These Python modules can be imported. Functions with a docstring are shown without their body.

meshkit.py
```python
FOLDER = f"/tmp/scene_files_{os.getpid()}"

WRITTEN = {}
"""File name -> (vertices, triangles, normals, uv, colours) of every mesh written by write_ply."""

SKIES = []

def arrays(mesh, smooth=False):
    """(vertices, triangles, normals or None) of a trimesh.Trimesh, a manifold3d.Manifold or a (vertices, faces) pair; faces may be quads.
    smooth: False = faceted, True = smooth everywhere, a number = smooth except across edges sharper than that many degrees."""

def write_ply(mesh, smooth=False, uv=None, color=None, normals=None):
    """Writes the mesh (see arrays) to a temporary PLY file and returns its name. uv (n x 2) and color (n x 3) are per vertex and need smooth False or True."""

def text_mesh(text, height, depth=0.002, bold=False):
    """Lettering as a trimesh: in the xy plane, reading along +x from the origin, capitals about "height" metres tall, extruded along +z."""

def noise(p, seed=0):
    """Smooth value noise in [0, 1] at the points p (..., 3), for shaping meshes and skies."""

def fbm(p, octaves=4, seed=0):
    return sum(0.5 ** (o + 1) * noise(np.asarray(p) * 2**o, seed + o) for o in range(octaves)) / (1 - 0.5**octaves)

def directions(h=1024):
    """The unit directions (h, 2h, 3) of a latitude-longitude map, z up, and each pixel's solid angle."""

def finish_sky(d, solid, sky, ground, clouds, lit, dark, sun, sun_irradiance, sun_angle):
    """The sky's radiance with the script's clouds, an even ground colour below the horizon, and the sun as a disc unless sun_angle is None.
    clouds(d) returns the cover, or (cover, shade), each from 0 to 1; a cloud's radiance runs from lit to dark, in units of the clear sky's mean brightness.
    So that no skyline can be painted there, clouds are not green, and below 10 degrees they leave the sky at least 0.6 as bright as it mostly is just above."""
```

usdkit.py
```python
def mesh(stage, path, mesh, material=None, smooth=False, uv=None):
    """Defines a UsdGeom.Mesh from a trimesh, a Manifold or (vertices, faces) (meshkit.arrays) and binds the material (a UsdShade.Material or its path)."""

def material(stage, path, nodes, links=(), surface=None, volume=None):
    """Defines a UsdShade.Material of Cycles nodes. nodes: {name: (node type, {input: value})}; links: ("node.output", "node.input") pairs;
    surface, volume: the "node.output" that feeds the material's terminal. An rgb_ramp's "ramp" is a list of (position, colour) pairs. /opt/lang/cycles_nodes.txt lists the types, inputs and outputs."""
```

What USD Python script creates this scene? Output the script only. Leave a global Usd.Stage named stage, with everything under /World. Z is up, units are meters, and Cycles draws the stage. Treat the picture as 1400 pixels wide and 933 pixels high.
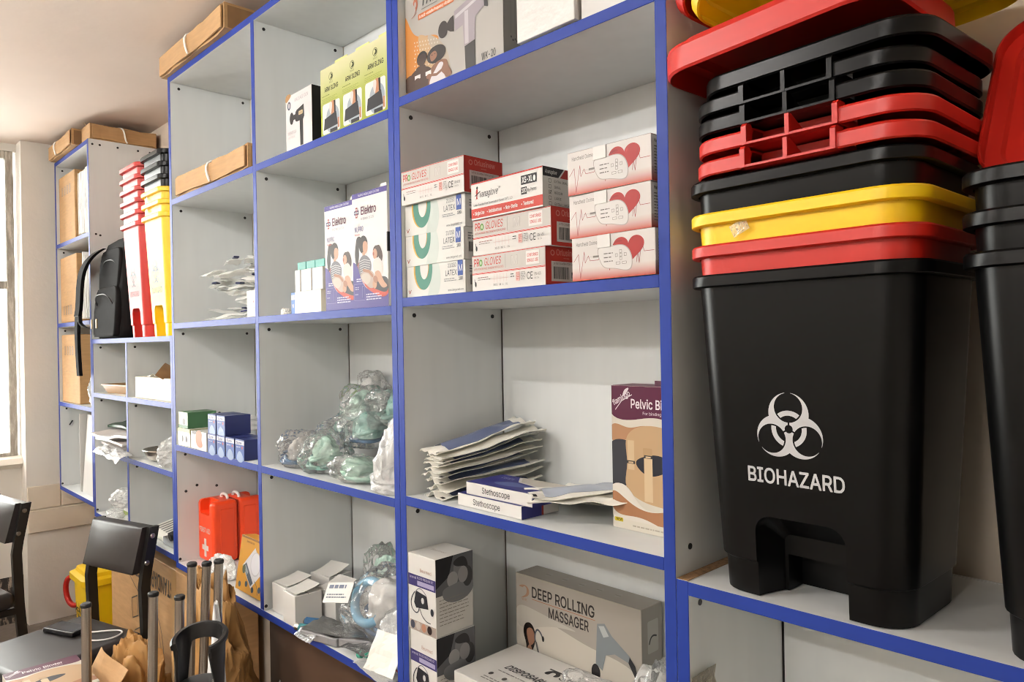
import math, random
import numpy as np, trimesh, manifold3d
import meshkit, usdkit
from meshkit import noise, fbm
from shapely.geometry import Polygon, LineString, Point, MultiPolygon
from shapely import affinity
from shapely.ops import unary_union
from pxr import Usd, UsdGeom, UsdLux, UsdShade, Gf, Sdf, Vt

stage = Usd.Stage.CreateInMemory()
UsdGeom.SetStageUpAxis(stage, 'Z')
UsdGeom.SetStageMetersPerUnit(stage, 1.0)
UsdGeom.Xform.Define(stage, '/World')
UsdGeom.Scope.Define(stage, '/World/Looks')

# ------------------------------------------------------------------ camera, light, exposure
CAM = (1.51424, -1.06427, 1.6)
YAW, PITCH, ROLL, FPX = 0.803082, -0.000527, -0.017634, 1002.52
EXPOSURE = 1.12
cam = UsdGeom.Camera.Define(stage, '/World/camera')
f_ = np.array([-math.sin(YAW) * math.cos(PITCH), math.cos(YAW) * math.cos(PITCH), math.sin(PITCH)])
r_ = np.cross(f_, [0, 0, 1]); r_ /= np.linalg.norm(r_); u_ = np.cross(r_, f_)
rr_, uu_ = math.cos(ROLL) * r_ + math.sin(ROLL) * u_, -math.sin(ROLL) * r_ + math.cos(ROLL) * u_
cam.AddTransformOp().Set(Gf.Matrix4d(*rr_, 0, *uu_, 0, *(-f_), 0, *CAM, 1))
cam.CreateHorizontalApertureAttr(36.0); cam.CreateVerticalApertureAttr(36.0 * 933 / 1400)
cam.CreateFocalLengthAttr(36.0 * FPX / 1400)
cam.CreateClippingRangeAttr(Gf.Vec2f(0.02, 100)); cam.CreateExposureAttr(EXPOSURE)

def rect_light(name, loc, target, w, h, power, col):
    L = UsdLux.RectLight.Define(stage, '/World/' + name)
    d = np.array(target, float) - np.array(loc, float); d /= np.linalg.norm(d)
    up = np.array([0, 0, 1.0]) if abs(d[2]) < .95 else np.array([0, 1.0, 0])
    x = np.cross(d, up); x /= np.linalg.norm(x); y = np.cross(x, d)
    L.AddTransformOp().Set(Gf.Matrix4d(*x, 0, *y, 0, *(-d), 0, *map(float, loc), 1))
    L.CreateWidthAttr(w); L.CreateHeightAttr(h); L.CreateIntensityAttr(power); L.CreateColorAttr(Gf.Vec3f(*col))
    return L

dome = UsdLux.DomeLight.Define(stage, '/World/sky')
dome.CreateIntensityAttr(2.3); dome.CreateColorAttr(Gf.Vec3f(1.0, 0.97, 0.93))
# unseen ceiling lamps: key placed from shelf shadows, the other two added as fill (their glowing tubes are built with the lamps): x, y, z, length, radius, strength
LAMPS = [(-0.42, -1.66, 2.69, 0.60, 0.02, 100.0), (-2.1, -2.9, 2.69, 1.2, 0.02, 75.0), (.9, -3.1, 2.69, 1.2, 0.02, 84.0)]
LAMP_COL = (1.0, 0.985, 0.965)

# ------------------------------------------------------------------ helpers
def lin(c):
    if isinstance(c, str):
        c = [int(c.lstrip('#')[i:i + 2], 16) / 255 for i in (0, 2, 4)]
    return tuple(v / 12.92 if v <= .04045 else ((v + .055) / 1.055) ** 2.4 for v in c)

def mat(name, col, rough=.5, var=.05, scale=6, bump=0, bscale=60, metal=0, spec=.5, coat=0, sheen=0, stretch=(1, 1, 1), bdist=.002, sub=0):
    c = np.array(lin(col))
    nodes = {'tc': ('texture_coordinate', {}), 'mp': ('mapping', {'scale': tuple(stretch)}),
             'n': ('noise_texture', {'scale': float(scale), 'detail': 4.0}),
             'r': ('rgb_ramp', {'ramp': [(0.3, tuple(np.clip(c * (1 - var), 0, 1))), (0.7, tuple(np.clip(c * (1 + var), 0, 1)))]}),
             'p': ('principled_bsdf', {'roughness': float(rough), 'metallic': float(metal), 'specular_ior_level': float(spec), 'coat_weight': float(coat), 'sheen_weight': float(sheen)})}
    links = [('tc.object', 'mp.vector'), ('mp.vector', 'n.vector'), ('n.fac', 'r.fac'), ('r.color', 'p.base_color')]
    if bump:
        nodes['nb'] = ('noise_texture', {'scale': float(bscale), 'detail': 3.0})
        nodes['b'] = ('bump', {'strength': float(bump), 'distance': float(bdist)})
        links += [('mp.vector', 'nb.vector'), ('nb.fac', 'b.height'), ('b.normal', 'p.normal')]
    return usdkit.material(stage, '/World/Looks/' + name, nodes, links, surface='p.BSDF')

def film_mat(name, tint=(1, 1, 1), white=.06, rough=.1, ior=1.5):
    return usdkit.material(stage, '/World/Looks/' + name, {
        'f': ('fresnel', {'IOR': ior}), 't': ('transparent_bsdf', {'color': tint}), 'd': ('diffuse_bsdf', {'color': (.92, .93, .92)}),
        'm': ('mix_closure', {'fac': white}), 'g': ('glossy_bsdf', {'color': (.95, .95, .95), 'roughness': rough}), 'o': ('mix_closure', {})},
        [('t.BSDF', 'm.closure1'), ('d.BSDF', 'm.closure2'), ('f.fac', 'o.fac'), ('m.closure', 'o.closure1'), ('g.BSDF', 'o.closure2')], surface='o.closure')

def ink_mat(name, rough, spec=.5):
    return usdkit.material(stage, '/World/Looks/' + name, {
        'a': ('attribute', {'attribute': 'Col'}), 'p': ('principled_bsdf', {'roughness': rough, 'specular_ior_level': spec})},
        [('a.color', 'p.base_color')], surface='p.BSDF')

INK = ink_mat('ink', .45); INKG = ink_mat('ink_gloss', .42, .25)
W_PANEL = mat('white_laminate', '#d2d5d4', rough=.42, var=.025, scale=3, stretch=(8, 8, 1), bump=.05, bscale=220)
BLUE = mat('blue_edge_band', '#243a8c', rough=.45, var=.06, scale=9, spec=.2)
RAW = mat('raw_chipboard', '#8a6a48', rough=.9, var=.35, scale=120)
WALLM = mat('plaster_cream', '#d8d3ca', rough=.85, var=.04, scale=2.5, bump=.25, bscale=45, bdist=.004)
WALLB = mat('plaster_back', '#d3c6b5', rough=.85, var=.04, scale=2.5, bump=.25, bscale=45, bdist=.004)  # plaster tinted tan: dim light and warm bounce from the bins put into colour
CEILM = mat('plaster_ceiling', '#dfd0c4', rough=.9, var=.04, scale=1.8, bump=.2, bscale=30, bdist=.004)
FLOORM = mat('floor_terrazzo', '#7a7069', rough=.5, var=.12, scale=40)
KRAFT = mat('kraft_board', '#b08a5e', rough=.8, var=.08, scale=14, stretch=(1, 1, 6), bump=.1, bscale=90)
KRAFTD = mat('kraft_board_dark', '#8a6844', rough=.85, var=.1, scale=20)
CARD = mat('white_card', '#cccac5', rough=.42, var=.02, scale=10)
CARDG = mat('gloss_white_card', '#cac8c4', rough=.42, var=.02, scale=10, spec=.3)
DARK = mat('black_rubber', '#161616', rough=.55, var=.2, scale=30)
BLACKP = mat('black_plastic', '#0a0a0a', rough=.3, var=.12, scale=14, spec=.18, bump=.03, bscale=60)
REDP = mat('red_plastic', '#bb2014', rough=.42, var=.05, scale=10)
YELP = mat('yellow_plastic', '#ecc20c', rough=.44, var=.05, scale=10)
FILM = film_mat('clear_film', white=.13, rough=.09)
FILMW = film_mat('milky_film', tint=(.97, .97, .96), white=.42, rough=.2)
PAPER = mat('white_paper', '#e6e3da', rough=.75, var=.03, scale=12)
CHROME = mat('brushed_chrome', '#c9c2b8', rough=.22, var=.05, scale=4, metal=1)
LEATHER = mat('black_leatherette', '#2a2625', rough=.38, var=.12, scale=40, bump=.25, bscale=350, bdist=.001)

USED = {}
def uname(parent, name):
    k = (parent, name); n = USED.get(k, 0); USED[k] = n + 1
    return name if n == 0 else '%s_%03d' % (name, n)

def tag(p, label=None, cat=None, group=None, kind=None):
    for k, v in (('label', label), ('category', cat), ('group', group), ('kind', kind)):
        if v: p.SetCustomDataByKey(k, v)

def xf(loc=(0, 0, 0), rx=0, ry=0, rz=0, s=1):
    e = trimesh.transformations.euler_matrix(math.radians(rx), math.radians(ry), math.radians(rz), 'sxyz')
    e[:3, :3] *= s; e[:3, 3] = loc
    return e

def setm(x, M):
    op = [o for o in x.GetOrderedXformOps()]
    (op[0] if op else x.AddTransformOp()).Set(Gf.Matrix4d(np.asarray(M, float).T.tolist()))

def thing(name, label, cat, M=None, group=None, kind=None):
    path = '/World/' + uname('/World', name)
    x = UsdGeom.Xform.Define(stage, path)
    x.AddTransformOp().Set(Gf.Matrix4d(np.asarray(np.eye(4) if M is None else M, float).T.tolist()))
    tag(x.GetPrim(), label, cat, group, kind)
    return x.GetPrim()

def part(parent, name, mesh, m, smooth=False, label=None, kind=None):
    pp = str(parent.GetPath())
    g = usdkit.mesh(stage, pp + '/' + uname(pp, name), mesh, m, smooth)
    tag(g.GetPrim(), label, None, None, kind)
    return g.GetPrim()

def single(name, label, cat, mesh, m, smooth=False, group=None, kind=None):
    g = usdkit.mesh(stage, '/World/' + uname('/World', name), mesh, m, smooth)
    tag(g.GetPrim(), label, cat, group, kind)
    return g.GetPrim()

def copy(src, M, label=None, group=None):
    nm = src.GetName()
    while nm[-4:-3] == '_' and nm[-3:].isdigit(): nm = nm[:-4]
    x = UsdGeom.Xform.Define(stage, '/World/' + uname('/World', nm))
    p = x.GetPrim(); p.GetReferences().AddInternalReference(src.GetPath()); p.SetInstanceable(True)
    p.CreateAttribute('xformOp:transform', Sdf.ValueTypeNames.Matrix4d).Set(Gf.Matrix4d(np.asarray(M, float).T.tolist()))
    x.CreateXformOpOrderAttr(['xformOp:transform'])
    d = src.GetCustomData()
    tag(p, label or d.get('label'), d.get('category'), group or d.get('group'))
    return p

# ---- mesh helpers
def cat(*ms): return trimesh.util.concatenate([m for m in ms])
def box(x0, x1, y0, y1, z0, z1):
    b = trimesh.creation.box([x1 - x0, y1 - y0, z1 - z0]); b.apply_translation([(x0 + x1) / 2, (y0 + y1) / 2, (z0 + z1) / 2]); return b
def mani(m):
    return manifold3d.Manifold(manifold3d.Mesh(np.asarray(m.vertices, np.float32), np.asarray(m.faces, np.uint32)))
def tri(M):
    a = M.to_mesh(); return trimesh.Trimesh(np.array(a.vert_properties[:, :3]), np.array(a.tri_verts), process=False)
def cbox(x0, x1, y0, y1, z0, z1, c=.002):
    """box with chamfered edges"""
    pts = []
    for sx in (0, 1):
        for sy in (0, 1):
            for sz in (0, 1):
                p = np.array([(x0, x1)[sx], (y0, y1)[sy], (z0, z1)[sz]], float); d = np.array([1 - 2 * sx, 1 - 2 * sy, 1 - 2 * sz]) * c
                for k in range(3):
                    q = p + d; q[k] = p[k]; pts.append(q)
    return tri(manifold3d.Manifold.hull_points(np.array(pts, np.float32)))
def rbox(x0, x1, y0, y1, z0, z1, r=.01, n=8):
    s = manifold3d.Manifold.sphere(r, n)
    return tri(manifold3d.Manifold.batch_hull([s.translate([x, y, z]) for x in (x0 + r, x1 - r) for y in (y0 + r, y1 - r) for z in (z0 + r, z1 - r)]))
def rrect(w, d, r, n=6, cx=0, cy=0):
    p = []
    for k, (sx, sy) in enumerate(((1, 1), (-1, 1), (-1, -1), (1, -1))):
        for a in np.linspace(0, math.pi / 2, n):
            t = a + k * math.pi / 2
            p.append((cx + sx * (w / 2 - r) + r * math.cos(t), cy + sy * (d / 2 - r) + r * math.sin(t)))
    return np.array(p)
def loft(loops, zs=None, cap=True):
    """loops: list of (n,2) with zs, or (n,3); closed solid"""
    L = [np.column_stack([l, np.full(len(l), z)]) for l, z in zip(loops, zs)] if zs is not None else loops
    n = len(L[0]); v = np.vstack(L); f = []
    for i in range(len(L) - 1):
        for j in range(n):
            a, b = i * n + j, i * n + (j + 1) % n
            f += [[a, b, b + n], [a, b + n, a + n]]
    if cap:
        c0, c1 = len(v), len(v) + 1; v = np.vstack([v, L[0].mean(0), L[-1].mean(0)]); e = (len(L) - 1) * n
        for j in range(n):
            f += [[c0, (j + 1) % n, j], [c1, e + j, e + (j + 1) % n]]
    return trimesh.Trimesh(v, np.array(f), process=False)
def lathe(prof, n=24):
    a = np.linspace(0, 2 * math.pi, n, endpoint=False)
    return loft([np.column_stack([r * np.cos(a), r * np.sin(a)]) for r, z in prof], [z for r, z in prof])
def tube(pts, r, n=8, closed=False, caps=True):
    P = np.asarray(pts, float); R = np.broadcast_to(r, (len(P),))
    T = np.gradient(P, axis=0) if not closed else np.roll(P, -1, 0) - np.roll(P, 1, 0)
    T /= np.linalg.norm(T, axis=1, keepdims=True) + 1e-12
    u = np.cross(T[0], [0, 0, 1.0]) if abs(T[0][2]) < .9 else np.cross(T[0], [1.0, 0, 0]); u /= np.linalg.norm(u)
    a = np.linspace(0, 2 * math.pi, n, endpoint=False); loops = []
    for i in range(len(P)):
        u = u - T[i] * (u @ T[i]); u /= np.linalg.norm(u); w = np.cross(T[i], u)
        loops.append(P[i] + R[i] * (np.cos(a)[:, None] * u + np.sin(a)[:, None] * w))
    if closed: loops.append(loops[0])
    return loft(loops, cap=caps and not closed)
def spline(pts, n=40):
    from scipy.interpolate import CubicSpline
    P = np.asarray(pts, float); t = np.r_[0, np.cumsum(np.linalg.norm(np.diff(P, axis=0), axis=1))]
    return CubicSpline(t, P)(np.linspace(0, t[-1], n))
def cyl(p0, p1, r, n=16, r1=None):
    return tube([p0, p1], [r, r if r1 is None else r1], n)
def extr(poly, h):
    return cat(*[trimesh.creation.extrude_polygon(g, h, engine='earcut') for g in getattr(poly, 'geoms', [poly])])
def mv(m, M): m = m.copy(); m.apply_transform(M); return m
def ridged(p, seed, o=4):
    s = 0
    for k in range(o):
        s = s + 0.55 ** k * (1 - np.abs(2 * noise(p * 1.9 ** k + 7.3 * k, seed + k) - 1))
    return s / sum(.55 ** k for k in range(o))
def crumple(rx, ry, rz, seed, amp=.35, freq=3.0, sub=4, flat=.55):
    """a crumpled bag: wrinkled ellipsoid with a flattened underside at z=0"""
    m = trimesh.creation.icosphere(sub); d = np.array(m.vertices)
    q = d + .45 * (np.stack([noise(d * 1.7 + 3 * k, seed + 31 * k) for k in range(3)], -1) - .5)
    w = ridged(q * freq * np.array([1, 1, 1.3]), seed)
    big = noise(d * 1.4 + 5, seed + 90)
    v = d * (1 + amp * (w - .75) * 1.4 + .35 * (big - .5))[:, None] * np.array([rx, ry, rz])
    v[:, 2] = np.where(v[:, 2] < -flat * rz, -flat * rz + .06 * (v[:, 2] + flat * rz), v[:, 2])
    v[:, 2] -= v[:, 2].min()
    return trimesh.Trimesh(v, m.faces, process=False)
def sheet(w, d, nx, ny, fn, th=.0012):
    """a thin closed sheet; fn(u in 0..1, v in 0..1) -> z offset"""
    u, v = np.meshgrid(np.linspace(0, 1, nx), np.linspace(0, 1, ny), indexing='ij')
    z = fn(u, v); top = np.stack([(u - .5) * w, (v - .5) * d, z + th], -1).reshape(-1, 3); bot = np.stack([(u - .5) * w, (v - .5) * d, z], -1).reshape(-1, 3)
    f = []; N = nx * ny; idx = np.arange(N).reshape(nx, ny)
    for a, b, c, e in zip(idx[:-1, :-1].ravel(), idx[1:, :-1].ravel(), idx[1:, 1:].ravel(), idx[:-1, 1:].ravel()):
        f += [[a, b, c], [a, c, e], [N + a, N + c, N + b], [N + a, N + e, N + c]]
    ring = list(idx[:, 0]) + list(idx[-1, 1:]) + list(idx[-2::-1, -1]) + list(idx[0, -2:0:-1])
    for i, a in enumerate(ring):
        b = ring[(i + 1) % len(ring)]; f += [[a, N + a, N + b], [a, N + b, b]]
    return trimesh.Trimesh(np.vstack([top, bot]), np.array(f), process=False)

class Heap:
    """drops things onto a shelf one after another: each comes to rest on the highest point under it"""
    def __init__(s, x0, x1, y0, y1, z, cell=.0075, pad=1):
        s.o = np.array([x0, y0]); s.pad = pad; s.c = cell; s.H = np.full((int((x1 - x0) / cell) + 1, int((y1 - y0) / cell) + 1), z)
    def cells(s, v): return tuple(np.clip(((v[:, :2] - s.o) / s.c).astype(int), 0, np.array(s.H.shape) - 1).T)
    def drop(s, verts, R, x, y, gap=.0012):
        v = verts @ R[:3, :3].T + [x, y, 0]; k = s.cells(v)
        pad = np.pad(s.H, 1, mode='edge'); Hm = np.max([pad[i:i + s.H.shape[0], j:j + s.H.shape[1]] for i in range(3) for j in range(3)], 0) if s.pad else s.H
        z = (Hm[k] - v[:, 2]).max() + gap
        np.maximum.at(s.H, k, v[:, 2] + z)
        M = R.copy(); M[:3, 3] = (x, y, z); return M
# ---- flat print
_T = {}
def glyphs(t, bold):
    if (t, bold) not in _T:
        m = meshkit.text_mesh(t, 1.0, .01, bold); k = m.face_normals[:, 2] > .9
        v = np.array(m.vertices)[:, :2]; f = np.array(m.faces)[k]; u, inv = np.unique(f, return_inverse=True)
        _T[(t, bold)] = (v[u], inv.reshape(-1, 3))
    return _T[(t, bold)]
class Art:
    """flat print on a face: polygons in metres, u to the reader's right, v up"""
    def __init__(s): s.items = []; s.layer = 0
    def mesh(s, v, f, col, up=1):
        s.layer += up
        c = np.array(lin(col) if isinstance(col, str) or np.ndim(col) == 1 else col, float)
        s.items.append((np.asarray(v, float), np.asarray(f), np.broadcast_to(c, (len(v), 3)), s.layer)); return s
    def shape(s, g, col):
        s.layer += 1
        for p in getattr(g, 'geoms', [g]):
            if p.is_empty or p.area < 1e-10 or p.geom_type != 'Polygon': continue
            v, f = trimesh.creation.triangulate_polygon(p, engine='earcut'); s.mesh(v, f, col, 0)
        return s
    def poly(s, pts, col): return s.shape(Polygon(pts).buffer(0), col)
    def blob(s, pts, col, r=0):
        """smooth closed outline through the points"""
        from scipy.interpolate import CubicSpline
        P = np.vstack([pts, pts[:1]]); t = np.r_[0, np.cumsum(np.linalg.norm(np.diff(P, axis=0), axis=1))]
        return s.shape(Polygon(CubicSpline(t, P, bc_type='periodic')(np.linspace(0, t[-1], 8 * len(pts), endpoint=False))).buffer(0), col)
    def rect(s, x0, y0, x1, y1, col): return s.mesh([(x0, y0), (x1, y0), (x1, y1), (x0, y1)], [[0, 1, 2], [0, 2, 3]], col)
    def rrect(s, x0, y0, x1, y1, r, col): return s.shape(Polygon(rrect(x1 - x0, y1 - y0, r, 5, (x0 + x1) / 2, (y0 + y1) / 2)), col)
    def grad(s, x0, y0, x1, y1, c0, c1, n=10, ramp=None):
        s.layer += 1; ys = np.linspace(0, 1, n + 1); c0, c1 = np.array(lin(c0)), np.array(lin(c1))
        v = []; c = []
        for t in ys:
            w = ramp(t) if ramp else t
            v += [(x0, y0 + (y1 - y0) * t), (x1, y0 + (y1 - y0) * t)]; c += [c0 + (c1 - c0) * w] * 2
        f = []
        for i in range(n): a = 2 * i; f += [[a, a + 1, a + 3], [a, a + 3, a + 2]]
        return s.mesh(v, f, np.array(c), 0)
    def ell(s, cx, cy, rx, ry, col, rot=0): return s.shape(affinity.rotate(affinity.scale(Point(cx, cy).buffer(1, 10), rx, ry), rot), col)
    def line(s, pts, w, col): return s.shape(LineString(pts).buffer(w / 2, 3), col)
    def text(s, t, x, y, h, col, bold=False, w=None, shear=0, rot=0, anchor='l'):
        v, f = glyphs(t, bold); v = v * h
        width = v[:, 0].max()
        if w: v = v * np.array([w / width, 1]); width = w
        v = v + np.outer(v[:, 1], [shear, 0])
        if anchor == 'c': v = v - [width / 2, 0]
        if anchor == 'r': v = v - [width, 0]
        a = math.radians(rot); v = v @ np.array([[math.cos(a), math.sin(a)], [-math.sin(a), math.cos(a)]])
        return s.mesh(v + [x, y], f, col)
    def greek(s, x, y, w, h, rows, col, seed=0, th=.35):
        r = random.Random(seed); s.layer += 1
        for i in range(rows):
            yy = y - i * h; x0 = x
            end = x + w * r.uniform(.75, 1)
            while x0 < end:
                l = min(h * r.uniform(.6, 2.2), end - x0)
                s.mesh([(x0, yy), (x0 + l, yy), (x0 + l, yy + h * th), (x0, yy + h * th)], [[0, 1, 2], [0, 2, 3]], col, 0); x0 += l + h * .3
        return s
    def barcode(s, x, y, w, h, col='#222222', seed=1):
        r = random.Random(seed); s.layer += 1; x0 = x
        while x0 < x + w:
            l = r.choice([.008, .016, .024, .012]) * w * 1.4; s.mesh([(x0, y), (min(x0 + l, x + w), y), (min(x0 + l, x + w), y + h), (x0, y + h)], [[0, 1, 2], [0, 2, 3]], col, 0); x0 += l + r.choice([.01, .02]) * w * 1.3
        return s
    def qr_patch(s, *a): return s
    def clip(s, x0, x1, y0=-9, y1=9):
        """crop the print to the face it is on"""
        out = []
        for v, f, c, l in s.items:
            if v[:, 0].min() >= x0 - 1e-6 and v[:, 0].max() <= x1 + 1e-6 and v[:, 1].min() >= y0 - 1e-6 and v[:, 1].max() <= y1 + 1e-6: out.append((v, f, c, l)); continue
            B = Polygon([(x0, y0), (x1, y0), (x1, y1), (x0, y1)]); ps = [Polygon(v[t]).buffer(0).intersection(B) for t in f]
            vs, fs, n = [], [], 0
            for p in ps:
                for g in getattr(p, 'geoms', [p]):
                    if g.geom_type == 'Polygon' and g.area > 1e-11:
                        q = np.array(g.exterior.coords)[:-1]; vs.append(q); fs += [[n, n + i, n + i + 1] for i in range(1, len(q) - 1)]; n += len(q)
            if vs: out.append((np.vstack(vs), np.array(fs), np.broadcast_to(c.mean(0), (n, 3)), l))
        s.items = out; return s
    def put(s, parent, M, name='print', m=None, lift=.0004, step=.00006, label=None):
        V, F, C, n = [], [], [], 0; step = min(step, .0011 / max(1, s.layer))
        for v, f, c, l in s.items:
            v = np.asarray(v)[:, :2]; f = np.asarray(f)
            a = v[f[:, 0]]; e1 = v[f[:, 1]] - a; e2 = v[f[:, 2]] - a; neg = e1[:, 0] * e2[:, 1] - e1[:, 1] * e2[:, 0] < 0
            f = np.where(neg[:, None], f[:, [0, 2, 1]], f)
            V.append(np.column_stack([v, np.full(len(v), lift + l * step)])); F.append(f + n); C.append(c); n += len(v)
        V = np.vstack(V); V = V @ M[:3, :3].T + M[:3, 3]
        pp = str(parent.GetPath())
        g = usdkit.mesh(stage, pp + '/' + uname(pp, name), trimesh.Trimesh(V, np.vstack(F), process=False), m or INK)
        UsdGeom.PrimvarsAPI(g).CreatePrimvar('Col', Sdf.ValueTypeNames.Color3fArray, 'vertex').Set(Vt.Vec3fArray.FromNumpy((np.vstack(C) * .69).astype(np.float32)))
        if label: tag(g.GetPrim(), label)
        return g.GetPrim()
def face(o, u, v):
    """frame of a face: origin, reader's right, up"""
    M = np.eye(4); u = np.array(u, float); v = np.array(v, float); M[:3, 0] = u; M[:3, 1] = v; M[:3, 2] = np.cross(u, v); M[:3, 3] = o; return M
FRONT = lambda x0, y0, z0: face((x0, y0, z0), (1, 0, 0), (0, 0, 1))
RSIDE = lambda x1, y0, z0: face((x1, y0, z0), (0, 1, 0), (0, 0, 1))
TOP = lambda x0, y0, z1: face((x0, y0, z1), (1, 0, 0), (0, 1, 0))
# ------------------------------------------------------------------ the room
def struct(name, mesh, m, smooth=False, label=None, cat=None):
    return single(name, label, cat, mesh, m, smooth, kind='structure')
XL, XR, YB, YF, ZC, D, T = -3.5, 3.3, .36, -3.6, 2.81, .333, .0234
struct('floor', box(XL - .3, XR + .1, YF - .1, YB + .1, -.1, 0), FLOORM, label='grey terrazzo floor of the storeroom', cat='floor')
struct('ceiling', box(XL - .3, XR + .1, YF - .1, YB + .1, ZC, ZC + .1), CEILM, label='cream plastered ceiling over the shelves', cat='ceiling')
struct('wall_back', box(XL - .3, XR + .1, YB, YB + .1, 0, ZC), WALLB, label='cream plastered wall behind the shelving', cat='wall')
struct('wall_right', box(XR, XR + .1, YF, YB, 0, ZC), WALLM, label='cream wall at the near end of the room', cat='wall')
struct('wall_front', box(XL - .3, XR + .1, YF - .1, YF, 0, ZC), WALLM, label='cream wall opposite the shelving', cat='wall')
WY0, WY1, WZ0, WZ1 = -2.1, -.165, .975, 2.765
# wall with the window: pier by the shelves, recess with sill, pier at the far side
recess = cat(box(-3.8, -3.622, WY0, -.15, 0, WZ0), box(-3.8, -3.622, WY0, -.15, WZ1, ZC))
sill = trimesh.Trimesh(*(lambda l: (l.vertices, l.faces))(loft([np.array([[-3.622, y, .90], [-3.575, y, .93], [-3.59, y, .962], [-3.622, y, .973]]) for y in (-2.1, -.151)])), process=False)
struct('wall_left', cat(box(-3.8, XL, -.15, YB, 0, ZC), recess, box(-3.8, XL, YF, WY0, 0, ZC)), WALLM, label='cream end wall with the window recess', cat='wall')
struct('trim_1', sill, mat('sill_paint', '#e6dfd3', rough=.6, var=.03), label='sloping painted sill under the window', cat='sill')
PATCH = mat('plaster_course', '#d6cab8', rough=.85, var=.05, scale=5, bump=.3, bscale=40, bdist=.004)
tr = thing('trim_2', 'two low plaster courses stepping out along the end wall below the shelves', 'plaster band', kind='structure')
part(tr, 'course', cbox(XL - .01, XL + .010, -.149, .02, .665, .80, .004), PATCH)
part(tr, 'course', cbox(XL - .01, XL + .010, .024, .355, .665, .80, .004), PATCH)
part(tr, 'course', cbox(XL - .01, XL + .016, -.149, .355, .53, .66, .004), PATCH)
# peeling dark paint low in the window recess
PEEL = usdkit.material(stage, '/World/Looks/peeling_paint', {
    'tc': ('texture_coordinate', {}), 'mp': ('mapping', {'scale': (1, 5, 1.2)}), 'n': ('noise_texture', {'scale': 7.0, 'detail': 6.0, 'roughness': .7}),
    'r': ('rgb_ramp', {'ramp': [(.46, lin('#2c2723')), (.52, lin('#3f3831')), (.56, lin('#8d8072')), (.7, lin('#a99b8a'))]}), 'p': ('principled_bsdf', {'roughness': .8})},
    [('tc.object', 'mp.vector'), ('mp.vector', 'n.vector'), ('n.fac', 'r.fac'), ('r.color', 'p.base_color')], surface='p.BSDF')
struct('baseboard_left', box(-3.625, -3.614, -2.1, -.151, 0, .27), PEEL, label='dark peeling paint low on the recess wall', cat='baseboard')
# window
WOODW = usdkit.material(stage, '/World/Looks/weathered_frame', {
    'tc': ('texture_coordinate', {}), 'mp': ('mapping', {'scale': (8, 8, 1.2)}), 'n': ('noise_texture', {'scale': 5.0, 'detail': 6.0, 'roughness': .7}),
    'r': ('rgb_ramp', {'ramp': [(.3, lin('#7d756a')), (.5, lin('#9c958a')), (.66, lin('#c9c2b6')), (.8, lin('#a08a4e'))]}), 'p': ('principled_bsdf', {'roughness': .7})},
    [('tc.object', 'mp.vector'), ('mp.vector', 'n.vector'), ('n.fac', 'r.fac'), ('r.color', 'p.base_color')], surface='p.BSDF')
SASH = mat('dark_sash', '#5a4a42', rough=.6, var=.15, scale=12)
PANE = usdkit.material(stage, '/World/Looks/window_pane', {'f': ('fresnel', {'IOR': 1.45}), 't': ('transparent_bsdf', {'color': (.95, .97, .96)}), 'g': ('glossy_bsdf', {'roughness': .02}), 'o': ('mix_closure', {})},
                       [('f.fac', 'o.fac'), ('t.BSDF', 'o.closure1'), ('g.BSDF', 'o.closure2')], surface='o.closure')
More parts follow.
